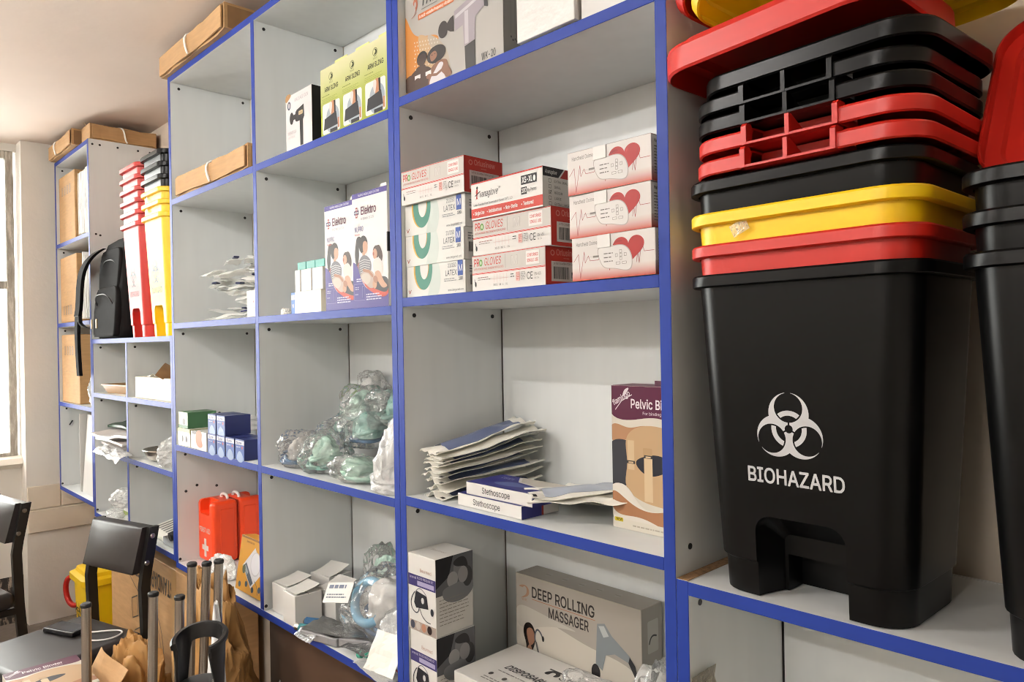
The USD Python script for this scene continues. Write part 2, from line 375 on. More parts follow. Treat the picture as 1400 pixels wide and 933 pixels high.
w = thing('window_1', 'weathered grey window frame with an open lower sash', 'window', kind='structure')
XW = -3.66
part(w, 'frame', cbox(XW - .02, XW + .035, -.205, WY1, WZ0, WZ1, .003), WOODW); part(w, 'frame', cbox(XW - .02, XW + .035, WY0, WY0 + .04, WZ0, WZ1, .003), WOODW)
part(w, 'frame', cbox(XW - .02, XW + .035, WY0 + .04, -.206, WZ1 - .045, WZ1, .003), WOODW); part(w, 'frame', cbox(XW - .02, XW + .035, WY0 + .04, -.206, WZ0, WZ0 + .02, .003), WOODW)
part(w, 'transom', cbox(XW - .02, XW + .03, WY0 + .04, -.206, 1.955, 2.0, .003), WOODW)
for y in (-.85, -1.5): part(w, 'mullion', cbox(XW - .02, XW + .03, y - .02, y + .02, WZ0 + .02, WZ1 - .05, .003), WOODW)
for a, b in ((-.83, -.206), (-1.48, -.87), (-2.06, -1.52)): part(w, 'pane', box(XW, XW + .004, a, b, 2.0, WZ1 - .045), PANE)
for a, b in ((-1.48, -.87), (-2.06, -1.52)): part(w, 'pane', box(XW, XW + .004, a, b, WZ0 + .02, 1.955), PANE)
sw = lambda y0, y1, z0, z1: mv(cbox(-.015, .015, y0, y1, z0, z1, .003), xf((XW - .02, 0, 1.945), ry=24))
for nm, m in (('sash_rail', sw(-.83, -.235, -.05, 0)), ('sash_rail', sw(-.83, -.235, -.93, -.88)), ('sash_stile', sw(-.83, -.79, -.88, -.05)), ('sash_stile', sw(-.275, -.235, -.88, -.05))): part(w, nm, m, SASH)
part(w, 'pane', mv(box(-.002, .002, -.79, -.275, -.88, -.05), xf((XW - .02, 0, 1.945), ry=24)), PANE)
# unseen ceiling lamps, the two long ones added as fill
for i, (x, y, z, ll, r, p) in enumerate(LAMPS):
    t = thing('ceiling_lamp', ['short batten lamp out of view on the ceiling over the aisle', 'long unseen fill lamp added on the ceiling toward the window', 'long unseen fill lamp added on the ceiling behind the viewpoint'][i], 'lamp')
    part(t, 'housing', cbox(x - ll / 2 - .04, x + ll / 2 + .04, y - .02, y + .02, ZC - .03, ZC, .004), CARD)
    for sx in (-1, 1): part(t, 'end_cap', cbox(x + sx * (ll / 2 + .02) - .015, x + sx * (ll / 2 + .02) + .015, y - .022, y + .022, z - .025, ZC - .029, .003), CARD)
    part(t, 'tube', cyl((x - ll / 2, y, z), (x + ll / 2, y, z), r, 16), usdkit.material(stage, '/World/Looks/lamp_glow_%d' % i, {'e': ('emission', {'color': LAMP_COL, 'strength': p})}, [], surface='e.emission'), 40)

# ------------------------------------------------------------------ shelving units
CAPM = mat('bolt_cap_dark', '#201d1c', rough=.5)
def board(u, name, x0, x1, y0, y1, z0, z1, edge=True):
    p = part(u, name, box(x0, x1, y0 + (.0016 if edge else 0), y1, z0, z1 - (.0007 if name == 'shelf' else 0)), W_PANEL)
    if edge: part(p, 'edge_band', cbox(x0, x1, y0, y0 + .0016, z0, z1 - (.0007 if name == 'shelf' else 0), .0007), BLUE, label='blue edge band')
    return p
def caps(u, pts, axis):
    for p in pts:
        r = .0055
        a = {'x': (1, 0, 0), 'y': (0, 1, 0), 'z': (0, 0, 1)}[axis]; p = np.array(p, float); a = np.array(a, float)
        part(u, 'bolt_cap', cyl(p - a * .0005, p + a * .0015, r, 10), CAPM, label='dark bolt cap')
def unit(label, x0, x1, zs, cols=(), zbot=None, name='shelf_unit', capsx=None, skip_div=()):
    """zs: top faces of the boards from the top down; cols: left faces of the dividers"""
    u = thing(name, label, 'shelving unit', xf((0, 0, 0)))
    top, bot = zs[0], zs[-1] - T
    board(u, 'side_panel', x0, x0 + T, 0, D, bot, top); board(u, 'side_panel', x1 - T, x1, 0, D, bot, top)
    for c in cols: board(u, 'divider', c, c + T, 0, D, bot + T, top - T)
    xs = [x0 + T] + [q for c in cols for q in (c, c + T)] + [x1 - T]
    for k, z in enumerate(zs):
        full = k in (0, len(zs) - 1)
        if full: board(u, 'shelf', x0 + T, x1 - T, 0, D, z - T, z)
        else:
            for a, b in zip(xs[::2], xs[1::2]): board(u, 'shelf', a, b, 0, D - .002, z - T, z)
    for a, b in zip(xs[::2], xs[1::2]):
        part(u, 'back_panel', box(a + .005, b - .001, D, D + .006, bot, top), W_PANEL)
        part(u, 'back_groove', box(a - .001, a + .005, D + .0035, D + .006, bot, top), CAPM, label='dark joint behind the panels')
    for a in xs[::2]:
        for z in zs[:-1]:
            caps(u, [(a, .035, z - T - .02), (a, .30, z - T - .02)], 'x')
        caps(u, [(a, .008, zs[-1] + .012)], 'x')
    return u
Z34 = [2.681, 2.189, 1.694, 1.208, .736]
Z5 = [2.70, 2.206, 1.711, 1.221, .71]
Z1 = [2.682, 2.203, 1.746, 1.292, .802]
Z2 = [1.645, 1.372, 1.092, .758]
U34 = unit('tall two-column blue-edged white unit with the first aid case and clear bags', -1.556, -.0008, Z34, [-.797])
U5 = unit('blue-edged white unit with one wide column holding the glove cartons', 0.0008, .8034, Z5)
U1 = unit('narrow blue-edged white unit beside the window wall, packed with brown cartons', -3.41, -2.706, Z1)
U2 = unit('low blue-edged cubby unit of six cells with bins and backpack on top', -2.7045, -1.5575, Z2, [-2.158])
U6 = unit('low white unit with a blue front edge carrying the big black bins', .8042, 2.25, [1.189, .66], [1.75])
part(U6, 'raw_edge', box(.8048, .826, .002, D, 1.1892, 1.1902), RAW, label='raw brown chipboard edge')
caps(U34, [(-1.532, .159, 1.021), (-1.532, .079, 1.034), (-1.532, .035, 1.016), (-1.532, .176, 1.32)], 'x')
caps(U1, [(-2.7058, y, 2.655) for y in (.02, .055, .14, .24, .30)] + [(-2.7058, .03, 2.19), (-2.7058, .05, 2.185)], 'x')
caps(U5, [(.8036, .045, 1.235)], 'x')
# ------------------------------------------------------------------ printed cartons
def carton(name, label, x0, x1, y0, y1, z0, z1, m=None, group=None, cat='box', M=None, c=.0012, seam=True):
    """carton in its own frame: x0..x1 etc. are local when M is given"""
    t = thing(name, label, cat, M, group)
    part(t, 'carton', cbox(x0, x1, y0, y1, z0, z1, c), m or CARD)
    return t
NAVY, INKB = '#23264f', '#1d1d20'
# --- glove cartons -------------------------------------------------
def pro_glove(i, x0, y0, z0, L, H, Dp, rz, label):
    M = xf((x0, y0, z0), rz=rz)
    t = carton('glove_carton', label, 0, L, 0, Dp, 0, H, CARDG, 'red and white examination glove cartons', M=M)
    A = Art(); h = H
    A.rect(0, 0, L, H, '#e6e2dd'); A.rect(0, .52 * H, L, H, '#cfc9c2')
    for yy in (.985, .50, .475): A.rect(0, yy * H - .0009, L, yy * H + .0006, '#cc4438')
    A.text('PR', .006, .70 * H, .016, '#c8382c', True, w=.019); A.ell(.0305, .70 * H + .0065, .0055, .0075, '#5a9a3c'); A.ell(.0305, .70 * H + .0065, .0025, .0045, '#cfe0b8')
    A.text('GLOVES', .041, .70 * H, .016, '#c8382c', False, w=.056, shear=.12)
    A.text('LATEX POWDER FREE EXAMINATION GLOVES', .006, .585 * H, .0045, '#c8382c', w=.10)
    A.line([(.112, .56 * H), (.112, .94 * H)], .0008, '#8d8883')
    A.text('M', .128, .62 * H, .020, '#b9b3ac', w=.022); A.text('M', .1295, .625 * H, .0185, '#d8d3cd', w=.019)
    A.rect(.176, .57 * H, .215, .93 * H, '#efe9e4'); A.text('CONFORMED', .179, .78 * H, .0062, '#c8382c', True, w=.033); A.text('SINGLE USE', .179, .64 * H, .0062, '#c8382c', True, w=.033)
    A.greek(.020, .36 * H, .045, .004, 1, '#8a4038', i); A.greek(.020, .30 * H, .045, .004, 1, '#7b7672', i + 1)
    for k in range(5): A.line([(.075 + k * .010, .2 * H), (.075 + k * .010, .42 * H)], .0006, '#e0a8a0')
    A.line([(.068, .30 * H), (.12, .30 * H)], .0005, '#e0a8a0')
    for k, s in enumerate(('XS', 'S', 'M', 'L', 'XL')): A.text(s, .072 + k * .010, .10 * H, .0045, '#4c4845')
    A.ell(.012, .19 * H, .0028, .0055, '#202020'); A.line([(.0105, .22 * H), (.009, .33 * H)], .0016, '#202020')
    A.greek(.128, .36 * H, .012, .005, 2, '#333333', i)
    A.rrect(.145, .17 * H, .157, .42 * H, .002, '#e3b5ab'); A.greek(.146, .37 * H, .010, .004, 4, '#b2483c', i + 3)
    A.rect(.160, .17 * H, .173, .42 * H, '#d9d5d0'); A.greek(.161, .385 * H, .012, .0035, 5, '#55504c', i + 4)
    A.text('CE', .178, .19 * H, .0145, '#1c1c1c', w=.018); A.text('EN 455', .201, .27 * H, .006, '#2b2b2b', w=.019); A.greek(.201, .20 * H, .018, .004, 1, '#555', i)if False else A.text('EN 374', .201, .18 * H, .0036, '#555555', w=.013)
    A.clip(0, L, 0, H).put(t, FRONT(0, 0, 0), m=INKG)
    B = Art(); B.rect(0, 0, Dp, H, '#c23427'); B.text('Orlusinew', .030, .78 * H, .012, '#d98378', True, w=.066); B.shape(Point(.020, .835 * H).buffer(.006).difference(Point(.020, .835 * H).buffer(.0038)), '#d98378')
    B.greek(.052, .70 * H, .02, .0035, 1, '#d98378', 9)
    B.rect(.016, .10 * H, .108, .62 * H, '#d8cfca'); B.text('LATEX EXAMINATION GLOVES', .022, .535 * H, .0045, '#5b2a26', w=.07)
    B.barcode(.022, .16 * H, .046, .32 * H, seed=i); B.text('M', .073, .2 * H, .012, '#30353f', True); B.greek(.086, .44 * H, .018, .005, 5, '#555555', i)
    B.clip(0, Dp, 0, H).put(t, RSIDE(L, 0, 0), m=INKG)
    C = Art(); C.rect(0, 0, L, Dp, '#c23427'); C.put(t, TOP(0, 0, H), m=INKG)
    return t
pro_glove(1, .276, .012, 1.711, .232, .078, .12, -2.0, 'red-ended glove carton lying directly on the shelf beside the latex cartons')
pro_glove(2, .283, .010, 1.7895, .238, .078, .12, -.5, 'red-ended glove carton in the middle of its stack, under the carton with size boxes')
pro_glove(3, -.0 + .030, .0, 1.9365, .232, .082, .12, 1.0, 'red-ended glove carton on top of the three white latex cartons')
# size-box carton
t = carton('glove_carton', 'white glove carton with a red band and black size boxes, topmost in its stack', 0, .222, 0, .12, 0, .081, CARDG, 'red and white examination glove cartons', M=xf((.284, .006, 1.868), rz=-1.0))
A = Art(); A.rect(0, 0, .222, .081, '#e7e4df').rect(0, .003, .222, .024, '#cc3f30').rect(0, .078, .222, .081, '#c23427')
A.blob([(.012, .036), (.017, .05), (.016, .062), (.020, .068), (.023, .058), (.021, .048), (.026, .040), (.020, .045)], '#b33a30'); A.ell(.0205, .069, .003, .0032, '#26242a'); A.line([(.014, .052), (.03, .060)], .0022, '#2a2a2e')
A.text('vanaglove', .027, .047, .014, '#2c2b2e', w=.060, shear=.25); A.text('TM', .088, .058, .004, '#2c2b2e')
A.text('Latex Powder Free Examination Gloves ASTL 1.0', .008, .029, .0052, '#3b3a3c', w=.125)
A.rect(.160, .052, .206, .071, '#211f20').text('XS-XL', .163, .056, .0115, '#f0eeea', True, w=.031); A.ell(.199, .061, .0035, .006, '#f0eeea')
A.rect(.160, .032, .177, .047, '#211f20').text('100', .1615, .0355, .009, '#f0eeea', True, w=.014); A.text('By Pieces', .179, .036, .007, '#3b3a3c', w=.026)
for x, s, w_ in ((.012, 'Single Use', .032), (.058, 'Ambidextrous', .042), (.112, 'Non-Sterile', .037), (.166, 'Textured', .030)): A.ell(x - .004, .0125, .0014, .0014, '#f6f1ec'); A.text(s, x, .0095, .0075, '#f6f1ec', True, w=w_)
A.put(t, FRONT(0, 0, 0), m=INKG)
B = Art(); B.rect(0, 0, .12, .081, '#dad7d1'); B.poly([(0, .062), (.045, .062), (.062, .081), (0, .081)], '#242021'); B.poly([(.05, .062), (.12, .062), (.12, .081), (.066, .081)], '#b8352a'); B.text('Avanaglove', .006, .068, .008, '#e8e4e0', w=.034, shear=.2)
for k, s in enumerate(('EXTRA SMALL', 'SMALL', 'MEDIUM', 'LARGE', 'EXTRA LARGE')):
    y = .050 - k * .0115; B.rect(.016, y, .0235, y + .0075, '#4a4846').rect(.0168, y + .0008, .0227, y + .0067, '#dad7d1'); B.text(s, .032, y + .001, .0052, '#3a3836', w=.005 * len(s) * .8); B.text('1.0', .092, y + .001, .005, '#3a3836')
B.line([(.0175, .031), (.0195, .0285), (.0235, .035)], .001, '#333333'); B.put(t, RSIDE(.222, 0, 0), m=INKG)
C = Art(); C.rect(0, 0, .222, .12, '#c23427'); C.put(t, TOP(0, 0, .081), m=INKG)
# white latex cartons
def latex(x0, z0, L, H, rz, label, y0=.012):
    t = carton('latex_carton', label, 0, L, 0, .12, 0, H, CARDG, 'white latex glove cartons', M=xf((x0, y0, z0), rz=rz))
    A = Art(); A.rect(0, 0, L, H, '#e4e3dd')
    def drop(cx, cy, rx, ry, col, hole): A.shape(affinity.scale(Point(0, 0).buffer(1, 16), rx, ry).difference(affinity.translate(affinity.scale(Point(0, 0).buffer(1, 16), rx * .52, ry * .62), rx * .12, ry * .12)) if hole else affinity.scale(Point(0, 0).buffer(1, 16), rx, ry), col) if False else A.shape(affinity.translate(affinity.scale(Point(0, 0).buffer(1, 16), rx, ry).difference(affinity.translate(affinity.scale(Point(0, 0).buffer(1, 16), rx * .5, ry * .62), rx * .1, ry * .12)) if hole else affinity.scale(Point(0, 0).buffer(1, 16), rx, ry), cx, cy), col)
    drop(.088, .040, .045, .060, '#cfd9d2', False); drop(.060, .040, .030, .058, '#e4e3dd', False)
    drop(.062, .066, .034, .050, '#e3c24a', False); drop(.064, .066, .033, .050, '#dd9a3d', False); drop(.068, .066, .034, .051, '#4c8f7c', True)
    A.ell(.070, .070, .016, .030, '#e4e3dd')
    A.line([(.008, .016), (.011, .009), (.017, .017)], .0022, '#a34a3a')
    A.text('LATEX', .150, .042, .013, '#454a55', w=.042); A.text('21/250', .160, .061, .009, '#59606c', w=.030); A.greek(.146, .034, .048, .0045, 2, '#7a7d82', 4)
    A.rect(.196, .040, .214, .078, '#3f5ba6'); A.text('M', .198, .050, .015, '#e9ecf2', w=.014); A.text('100', .199, .030, .007, '#3b414d', True, w=.014)
    A.text('www.dengsmed.com', .160, .006, .0055, '#5b5d60', w=.056)
    A.clip(0, L, 0, H).put(t, FRONT(0, 0, 0), m=INKG)
    B = Art(); B.greek(.012, H * .8, .03, .006, 3, '#6a6d72', 2); B.barcode(.014, H * .25, .034, H * .3); B.greek(.06, H * .75, .05, .005, 7, '#85888c', 3); B.put(t, RSIDE(L, 0, 0), m=INKG)
latex(.030, 1.711, .222, .0745, 0, 'white latex glove carton with a green loop, lowest under the red-ended carton')
latex(.027, 1.7862, .224, .0745, -.6, 'white latex glove carton with a green loop, middle of its three')
latex(.026, 1.8614, .226, .0745, .6, 'white latex glove carton with a green loop, directly beneath a red-ended carton')
# --- oximeter cartons ----------------------------------------------
def oximeter(x0, z0, label, rz=0, y0=-.004, L=.190, H=.081):
    t = carton('oximeter_carton', label, 0, L, 0, .11, 0, H, CARDG, 'white heart-printed oximeter cartons', M=xf((x0, y0, z0), rz=rz))
    A = Art(); A.rect(0, 0, L, H, '#e6e0db'); A.grad(0, 0, L, .3 * H, '#c9462b', '#e6e0db', 12, lambda t: t ** .8)
    A.text('Handheld Oximeter', .010, .80 * H, .0075, '#6a6560', w=.060)
    e = [(0, .45), (.012, .62), (.016, .05), (.026, .66), (.028, .40), (.036, .56), (.040, .44), (.060, .44), (.066, .62), (.069, .40), (.074, .92), (.078, .34), (.082, .55), (.086, .18), (.092, .58), (.096, .44), (.110, .44), (.118, .8), (.121, .3)]
    A.line([(.004 + x, y * H) for x, y in e], .0009, '#a13a3c')
    th = np.linspace(0, 2 * math.pi, 60); hx = 16 * np.sin(th) ** 3; hy = 13 * np.cos(th) - 5 * np.cos(2 * th) - 2 * np.cos(3 * th) - np.cos(4 * th)
    A.poly(list(zip(.133 + hx * .00215, .62 * H + hy * .00185)), '#b63431'); A.blob([(.098, .74 * H), (.108, .83 * H), (.120, .80 * H), (.108, .78 * H)], '#a02c2a')
    A.line([(.150, .30 * H), (.153, .52 * H), (.156, .28 * H), (.162, .76 * H), (.167, .52 * H), (.188, .52 * H)], .0009, '#a13a3c')
    A.line([(.150, .30 * H), (.153, .52 * H), (.156, .28 * H), (.162, .76 * H), (.167, .52 * H), (.188, .52 * H)], .0009, '#a13a3c'); Z = len(A.items)
    A.blob([(.082, .70 * H), (.100, .72 * H), (.146, .68 * H), (.154, .58 * H), (.156, .17 * H), (.120, .20 * H), (.094, .26 * H), (.085, .42 * H)], '#b9b2ac')
    A.blob([(.0835, .685 * H), (.100, .705 * H), (.145, .665 * H), (.1525, .57 * H), (.1545, .19 * H), (.120, .215 * H), (.095, .275 * H), (.0865, .42 * H)], '#e9e5e1')
    for k in range(3): A.greek(.095, (.55 - .09 * k) * H, .022, .005, 1, '#77716c', k)
    for x, y in ((.124, .5), (.134, .5), (.144, .5), (.134, .42), (.134, .58)): A.rect(x - .0028, y * H - .003, x + .0028, y * H + .003, '#8d8781').rect(x - .002, y * H - .0022, x + .002, y * H + .0022, '#e9e5e1')
    for x in (.128, .142): A.rrect(x - .005, .29 * H, x + .005, .35 * H, .001, '#8d8781').rrect(x - .0042, .298 * H, x + .0042, .342 * H, .001, '#e9e5e1')
    A.items[Z:] = [(v - [.018, 0], f, c, l) for v, f, c, l in A.items[Z:]]
    A.line([(.066, .5 * H), (.050, .52 * H), (.036, .53 * H)], .0006, '#b9b2ac'); A.rect(.052, .50 * H, .066, .545 * H, '#8d8781')
    A.put(t, FRONT(0, 0, 0), m=INKG)
    B = Art(); B.grad(0, 0, .11, .3 * H, '#c9462b', '#d5cfc9', 8); B.text('Handheld', .008, .84 * H, .006, '#4c4845', True, w=.03); B.greek(.008, .74 * H, .09, .0052, 10, '#77716c', 5); B.put(t, RSIDE(L, 0, 0), m=INKG)
    C = Art(); C.rect(0, 0, L, .11, '#a83029'); C.put(t, TOP(0, 0, H), m=INKG)
    part(t, 'flap', mv(cbox(0, .030, 0, .0012, 0, .024, .0004), xf((.063, -.0024, H - .024))), CARDG, label='white tucked flap')
    part(t, 'slot', cbox(.0600, .063, .02, .09, H + .0006, H + .0012, .0002), DARK, label='dark slot beside the flap')
oximeter(.5865, 1.711, 'white carton with a red heart print, lowest of its three')
oximeter(.580, 1.7926, 'white carton with a red heart print, middle of its three', rz=-.8, y0=-.002)
oximeter(.5825, 1.8742, 'white carton with a red heart print, topmost of its three', rz=.8, y0=-.008)
# --- nebuliser cartons ----------------------------------------------
SKIN, SKIN2, HAIR = '#c79a7e', '#a8775c', '#2b211d'
def nebul(x0, y0, rz, label, W=.165, H=.30, d=.09):
    t = carton('nebuliser_carton', label, 0, W, 0, d, 0, H, CARDG, None, M=xf((x0, y0, 1.694), rz=rz))
    A = Art(); A.rect(0, 0, W, H, '#e9e6e4'); P = '#4a3d8c'
    A.rect(0, H - .014, W, H, P); A.text('NUPRO NEBULISER SYSTEM', .030, H - .010, .0055, '#c8c4de', True, w=.10)
    A.blob([(0, .02), (0, .125), (.020, .115), (.045, .070), (.09, .045), (W, .048), (W, 0), (.08, 0), (.03, 0)], P); A.rect(0, 0, W, .040, P); A.rect(0, .02, .03, .112, P)
    A.blob([(.022, .125), (.045, .072), (.09, .040), (.166, .036), (.172, .06), (.10, .066), (.06, .09)], '#c4442f')
    A.blob([(.045, .085), (.07, .060), (.11, .046), (.164, .044), (.164, .068), (.13, .078), (.09, .08)], '#3c3a40')
    # mother with a pony tail, child on her lap
    A.blob([(.016, .175), (.012, .13), (.020, .112), (.030, .135), (.034, .17), (.040, .188), (.024, .19)], HAIR)
    A.ell(.052, .168, .021, .024, HAIR); A.blob([(.055, .176), (.068, .174), (.073, .160), (.067, .146), (.056, .143), (.050, .155)], SKIN); A.rect(.047, .128, .060, .148, SKIN)
    A.blob([(.028, .118), (.045, .138), (.070, .136), (.088, .118), (.080, .085), (.045, .078), (.030, .095)], '#77767d')
    for k in range(7): A.line([(.032 + k * .001, .124 - k * .006), (.056, .128 - k * .006), (.084 - k * .001, .122 - k * .006)], .0016, '#d6d3d2')
    A.blob([(.036, .086), (.075, .098), (.098, .090), (.110, .060), (.090, .050), (.065, .060)], '#bba99c'); A.blob([(.042, .084), (.07, .090), (.085, .075), (.070, .062)], '#cbbcb0')
    A.blob([(.112, .156), (.124, .160), (.136, .148), (.138, .118), (.130, .110), (.126, .125), (.116, .138)], '#4a342a'); A.ell(.113, .143, .016, .017, '#4a342a')
    A.blob([(.098, .146), (.108, .152), (.117, .142), (.113, .128), (.103, .126), (.097, .135)], SKIN); A.ell(.100, .139, .0035, .005, '#a45a4c')
    A.blob([(.100, .120), (.118, .128), (.136, .118), (.140, .085), (.120, .078), (.104, .09)], '#d9d1ca'); A.blob([(.106, .09), (.120, .094), (.150, .062), (.160, .052), (.150, .048), (.120, .066)], SKIN); A.ell(.104, .060, .010, .012, SKIN); A.blob([(.098, .078), (.112, .080), (.118, .066), (.104, .064)], SKIN2)
    A.line([(.052, .10), (.078, .095), (.094, .082)], .008, SKIN2)
    # logo
    for k in range(4):
        a = k * math.pi / 2; cx, cy = .022 + .0065 * math.cos(a), H - .052 + .0085 * math.sin(a); A.rrect(cx - .0048, cy - .0055, cx + .0048, cy + .0055, .002, '#a2323a' if k % 2 else '#3a2c60').rrect(cx - .0022, cy - .0025, cx + .0022, cy + .0025, .001, '#e9e6e4')
    A.text('Elektro', .042, H - .060, .021, '#62223f', True, w=.074)
    A.text('G E N E S I S', .042, H - .074, .0065, '#8f8b93', w=.062)
    A.text('NUPRO', .012, H - .104, .0135, '#54458f', w=.042); A.text('Nebulizer', .012, H - .114, .006, '#c4442f', w=.026)
    for x0_, y0_, x1_, y1_ in ((.006, .020, .058, .021), (.006, .064, .058, .065), (.006, .020, .007, .065), (.057, .020, .058, .065)): A.rect(x0_, y0_, x1_, y1_, '#9a90c6')
    A.greek(.010, .055, .02, .005, 2, '#cdc8e2', 2); A.greek(.010, .036, .02, .005, 1, '#cdc8e2', 3); A.line([(.045, .028), (.047, .058), (.052, .058)], .0012, '#9a90c6'); A.greek(.018, .076, .026, .0055, 2, '#d8d4ea', 5, .5)
    A.greek(.064, .033, .075, .0065, 3, '#d8d4ea', 4, .5)
    A.clip(0, W, 0, H).put(t, FRONT(0, 0, 0), m=INKG)
    part(t, 'hang_tab', cbox(W * .55, W * .72, .03, .0312, H, H + .02, .0004), CARD, label='white paper hang tab')
    part(t, 'spine', cbox(W - .004, W + .0005, -.0008, .02, .14, .19, .0004), DARK, label='dark printed spine mark')
nebul(-.378, .020, 0, 'tall white and purple nebuliser carton beside the small stacked boxes')
nebul(-.2105, .008, 0, 'tall white and purple nebuliser carton against the unit divider', H=.308)
# --- small boxes in that cell
t = carton('small_carton', 'low cream carton under the row of little white boxes', -.585, -.425, .03, .13, 1.694, 1.762, mat('cream_card', '#ddd6c6', rough=.5))
for i in range(5): carton('small_carton', ['slim white box at the wall end of the row on the cream carton', 'second slim white box from the wall end on the cream carton', 'middle slim white box of the row on the cream carton', 'fourth slim white box from the wall end on the cream carton', 'slim white box next to the nebuliser carton on the cream carton'][i], -.588 + i * .034, -.556 + i * .034, .034 + .002 * (i % 2), .125, 1.7622, 1.829, CARDG, 'slim white boxes on the cream carton')
TEAL = mat('teal_card', '#3f8f85', rough=.45)
for i in range(3): carton('teal_box', ['teal box lying at the wall end atop the slim white boxes', 'teal box lying in the middle atop the slim white boxes', 'teal box lying beside the nebuliser carton atop the slim white boxes'][i], -.582 + i * .055, -.530 + i * .055, .04, .115, 1.8295, 1.853, TEAL)
t = carton('blue_box', 'tiny blue and white carton beside the cream carton', -.618, -.592, .035, .10, 1.694, 1.762, mat('blue_card', '#2f62a8', rough=.45)); Art().rect(.003, .045, .023, .060, '#e6e6e6').text('N', .008, .02, .012, '#dfe6f0').put(t, FRONT(-.618, .035, 1.694))
single('paper_wad', 'small white crumpled paper wad in front of the tiny blue carton', 'paper', mv(crumple(.018, .016, .014, 71, .4, 3, 3), xf((-.655, .035, 1.694))), PAPER)
# --- massage gun (white) and arm sling cartons
t = carton('massage_gun_carton', 'white massage gun carton with a black side next to the arm slings', 0, .165, 0, .12, 0, .172, CARDG, M=xf((-.592, .016, 2.189), rz=-1))
G = '#1f1e20'; A = Art(); A.rect(0, 0, .165, .172, '#e4dedd'); A.text('MASSAGE GUN', .058, .146, .0105, '#a59fa4', w=.085); A.blob([(0, .172), (.035, .172), (.018, .160), (0, .158)], '#b58b5b'); A.ell(.022, .142, .011, .013, '#50566a'); A.ell(.022, .142, .006, .008, '#c9c6ca')
def gun(A, x, y, s, body, dark, hand):
    A.ell(x, y, .014 * s, .020 * s, dark); A.blob([(x + .010 * s, y + .008 * s), (x + .026 * s, y + .010 * s), (x + .030 * s, y + .017 * s), (x + .036 * s, y + .017 * s), (x + .036 * s, y - .016 * s), (x + .028 * s, y - .014 * s), (x + .024 * s, y - .008 * s), (x + .010 * s, y - .008 * s)], dark)
    A.poly([(x + .034 * s, y + .020 * s), (x + .085 * s, y + .030 * s), (x + .088 * s, y - .010 * s), (x + .080 * s, y - .018 * s), (x + .034 * s, y - .018 * s)], body)
    A.poly([(x + .056 * s, y - .015 * s), (x + .078 * s, y - .015 * s), (x + .078 * s, y - .100 * s), (x + .058 * s, y - .100 * s)], hand)
gun(A, .038, .100, .92, '#2b2a2c', G, G); A.rrect(.083, .100, .110, .112, .004, '#c9b489'); A.text('M200', .086, .103, .005, '#6b5c3e'); A.text('MASSAGE GUN', .012, .052, .010, '#b3adb1', w=.055); A.text('DEEP TISSUE', .012, .040, .006, '#bdb7bb', w=.045)
A.put(t, FRONT(0, 0, 0), m=INKG); B = Art(); B.rect(0, 0, .12, .172, '#1b1a1f'); B.ell(.098, .055, .012, .018, '#a58d4a'); B.ell(.098, .055, .009, .015, '#1b1a1f'); B.greek(.09, .085, .02, .006, 2, '#b59c57', 3); B.put(t, RSIDE(.165, 0, 0), m=INKG)
LIME = mat('lime_card', '#bfc07c', rough=.4)
def sling(x0, y0, label, rz=0, W=.112, H=.196):
    t = carton('arm_sling_carton', label, 0, W, 0, .05, 0, H, LIME, 'lime arm sling cartons', M=xf((x0, y0, 2.189), rz=rz))
    A = Art(); A.grad(0, 0, W, H, '#abb83a', '#dfdcb0', 10, lambda t: max(0, (t - .35) / .65)); A.shape(Point(.058, .166).buffer(.011).difference(Point(.058, .166).buffer(.0095)), '#3c4325'); A.blob([(.054, .160), (.060, .168), (.056, .173), (.063, .172), (.064, .160)], '#3c4325'); A.text('SOLLO', .048, .148, .005, '#5a6238', w=.02)
    A.text('ARM SLING', .022, .128, .0125, '#2f3324', True, w=.074); A.greek(.008, .116, .05, .005, 1, '#6f7a2a', 4); A.greek(.008, .108, .09, .0045, 3, '#8d9838', 5, .25)
    A.rrect(.010, .008, .104, .094, .008, '#e9eae4')
    A.blob([(.036, .070), (.030, .040), (.040, .014), (.086, .014), (.100, .040), (.094, .068), (.075, .082), (.055, .082)], '#a9b4bd'); A.blob([(.056, .094), (.074, .094), (.072, .060), (.062, .050), (.054, .066)], '#c48a66'); A.blob([(.052, .094), (.058, .094), (.060, .070), (.056, .06)], '#e0d6d0'); A.rect(.050, .008, .090, .018, '#33343a')
    A.poly([(.072, .094), (.081, .094), (.082, .048), (.075, .048)], '#26272b'); A.poly([(.022, .052), (.084, .062), (.092, .024), (.016, .020)], '#35373c'); A.rect(.092, .014, .100, .042, '#c48a66')
    A.put(t, FRONT(0, 0, 0), m=INKG)
    tab = part(t, 'hang_tab', cbox(.045, .135 if W > .12 else W, .02, .0215, H, H + .022, .0004), LIME, label='pale hang tab with a dark slot'); part(tab, 'slot', cbox(.075, .100, .0192, .0199, H + .008, H + .014, .0002), DARK)
sling(-.3765, .014, 'lime arm sling carton beside the black-sided massage gun carton'); sling(-.2625, .012, 'lime arm sling carton in the middle of its row'); sling(-.1485, .010, 'lime arm sling carton next to the unit divider', W=.120)
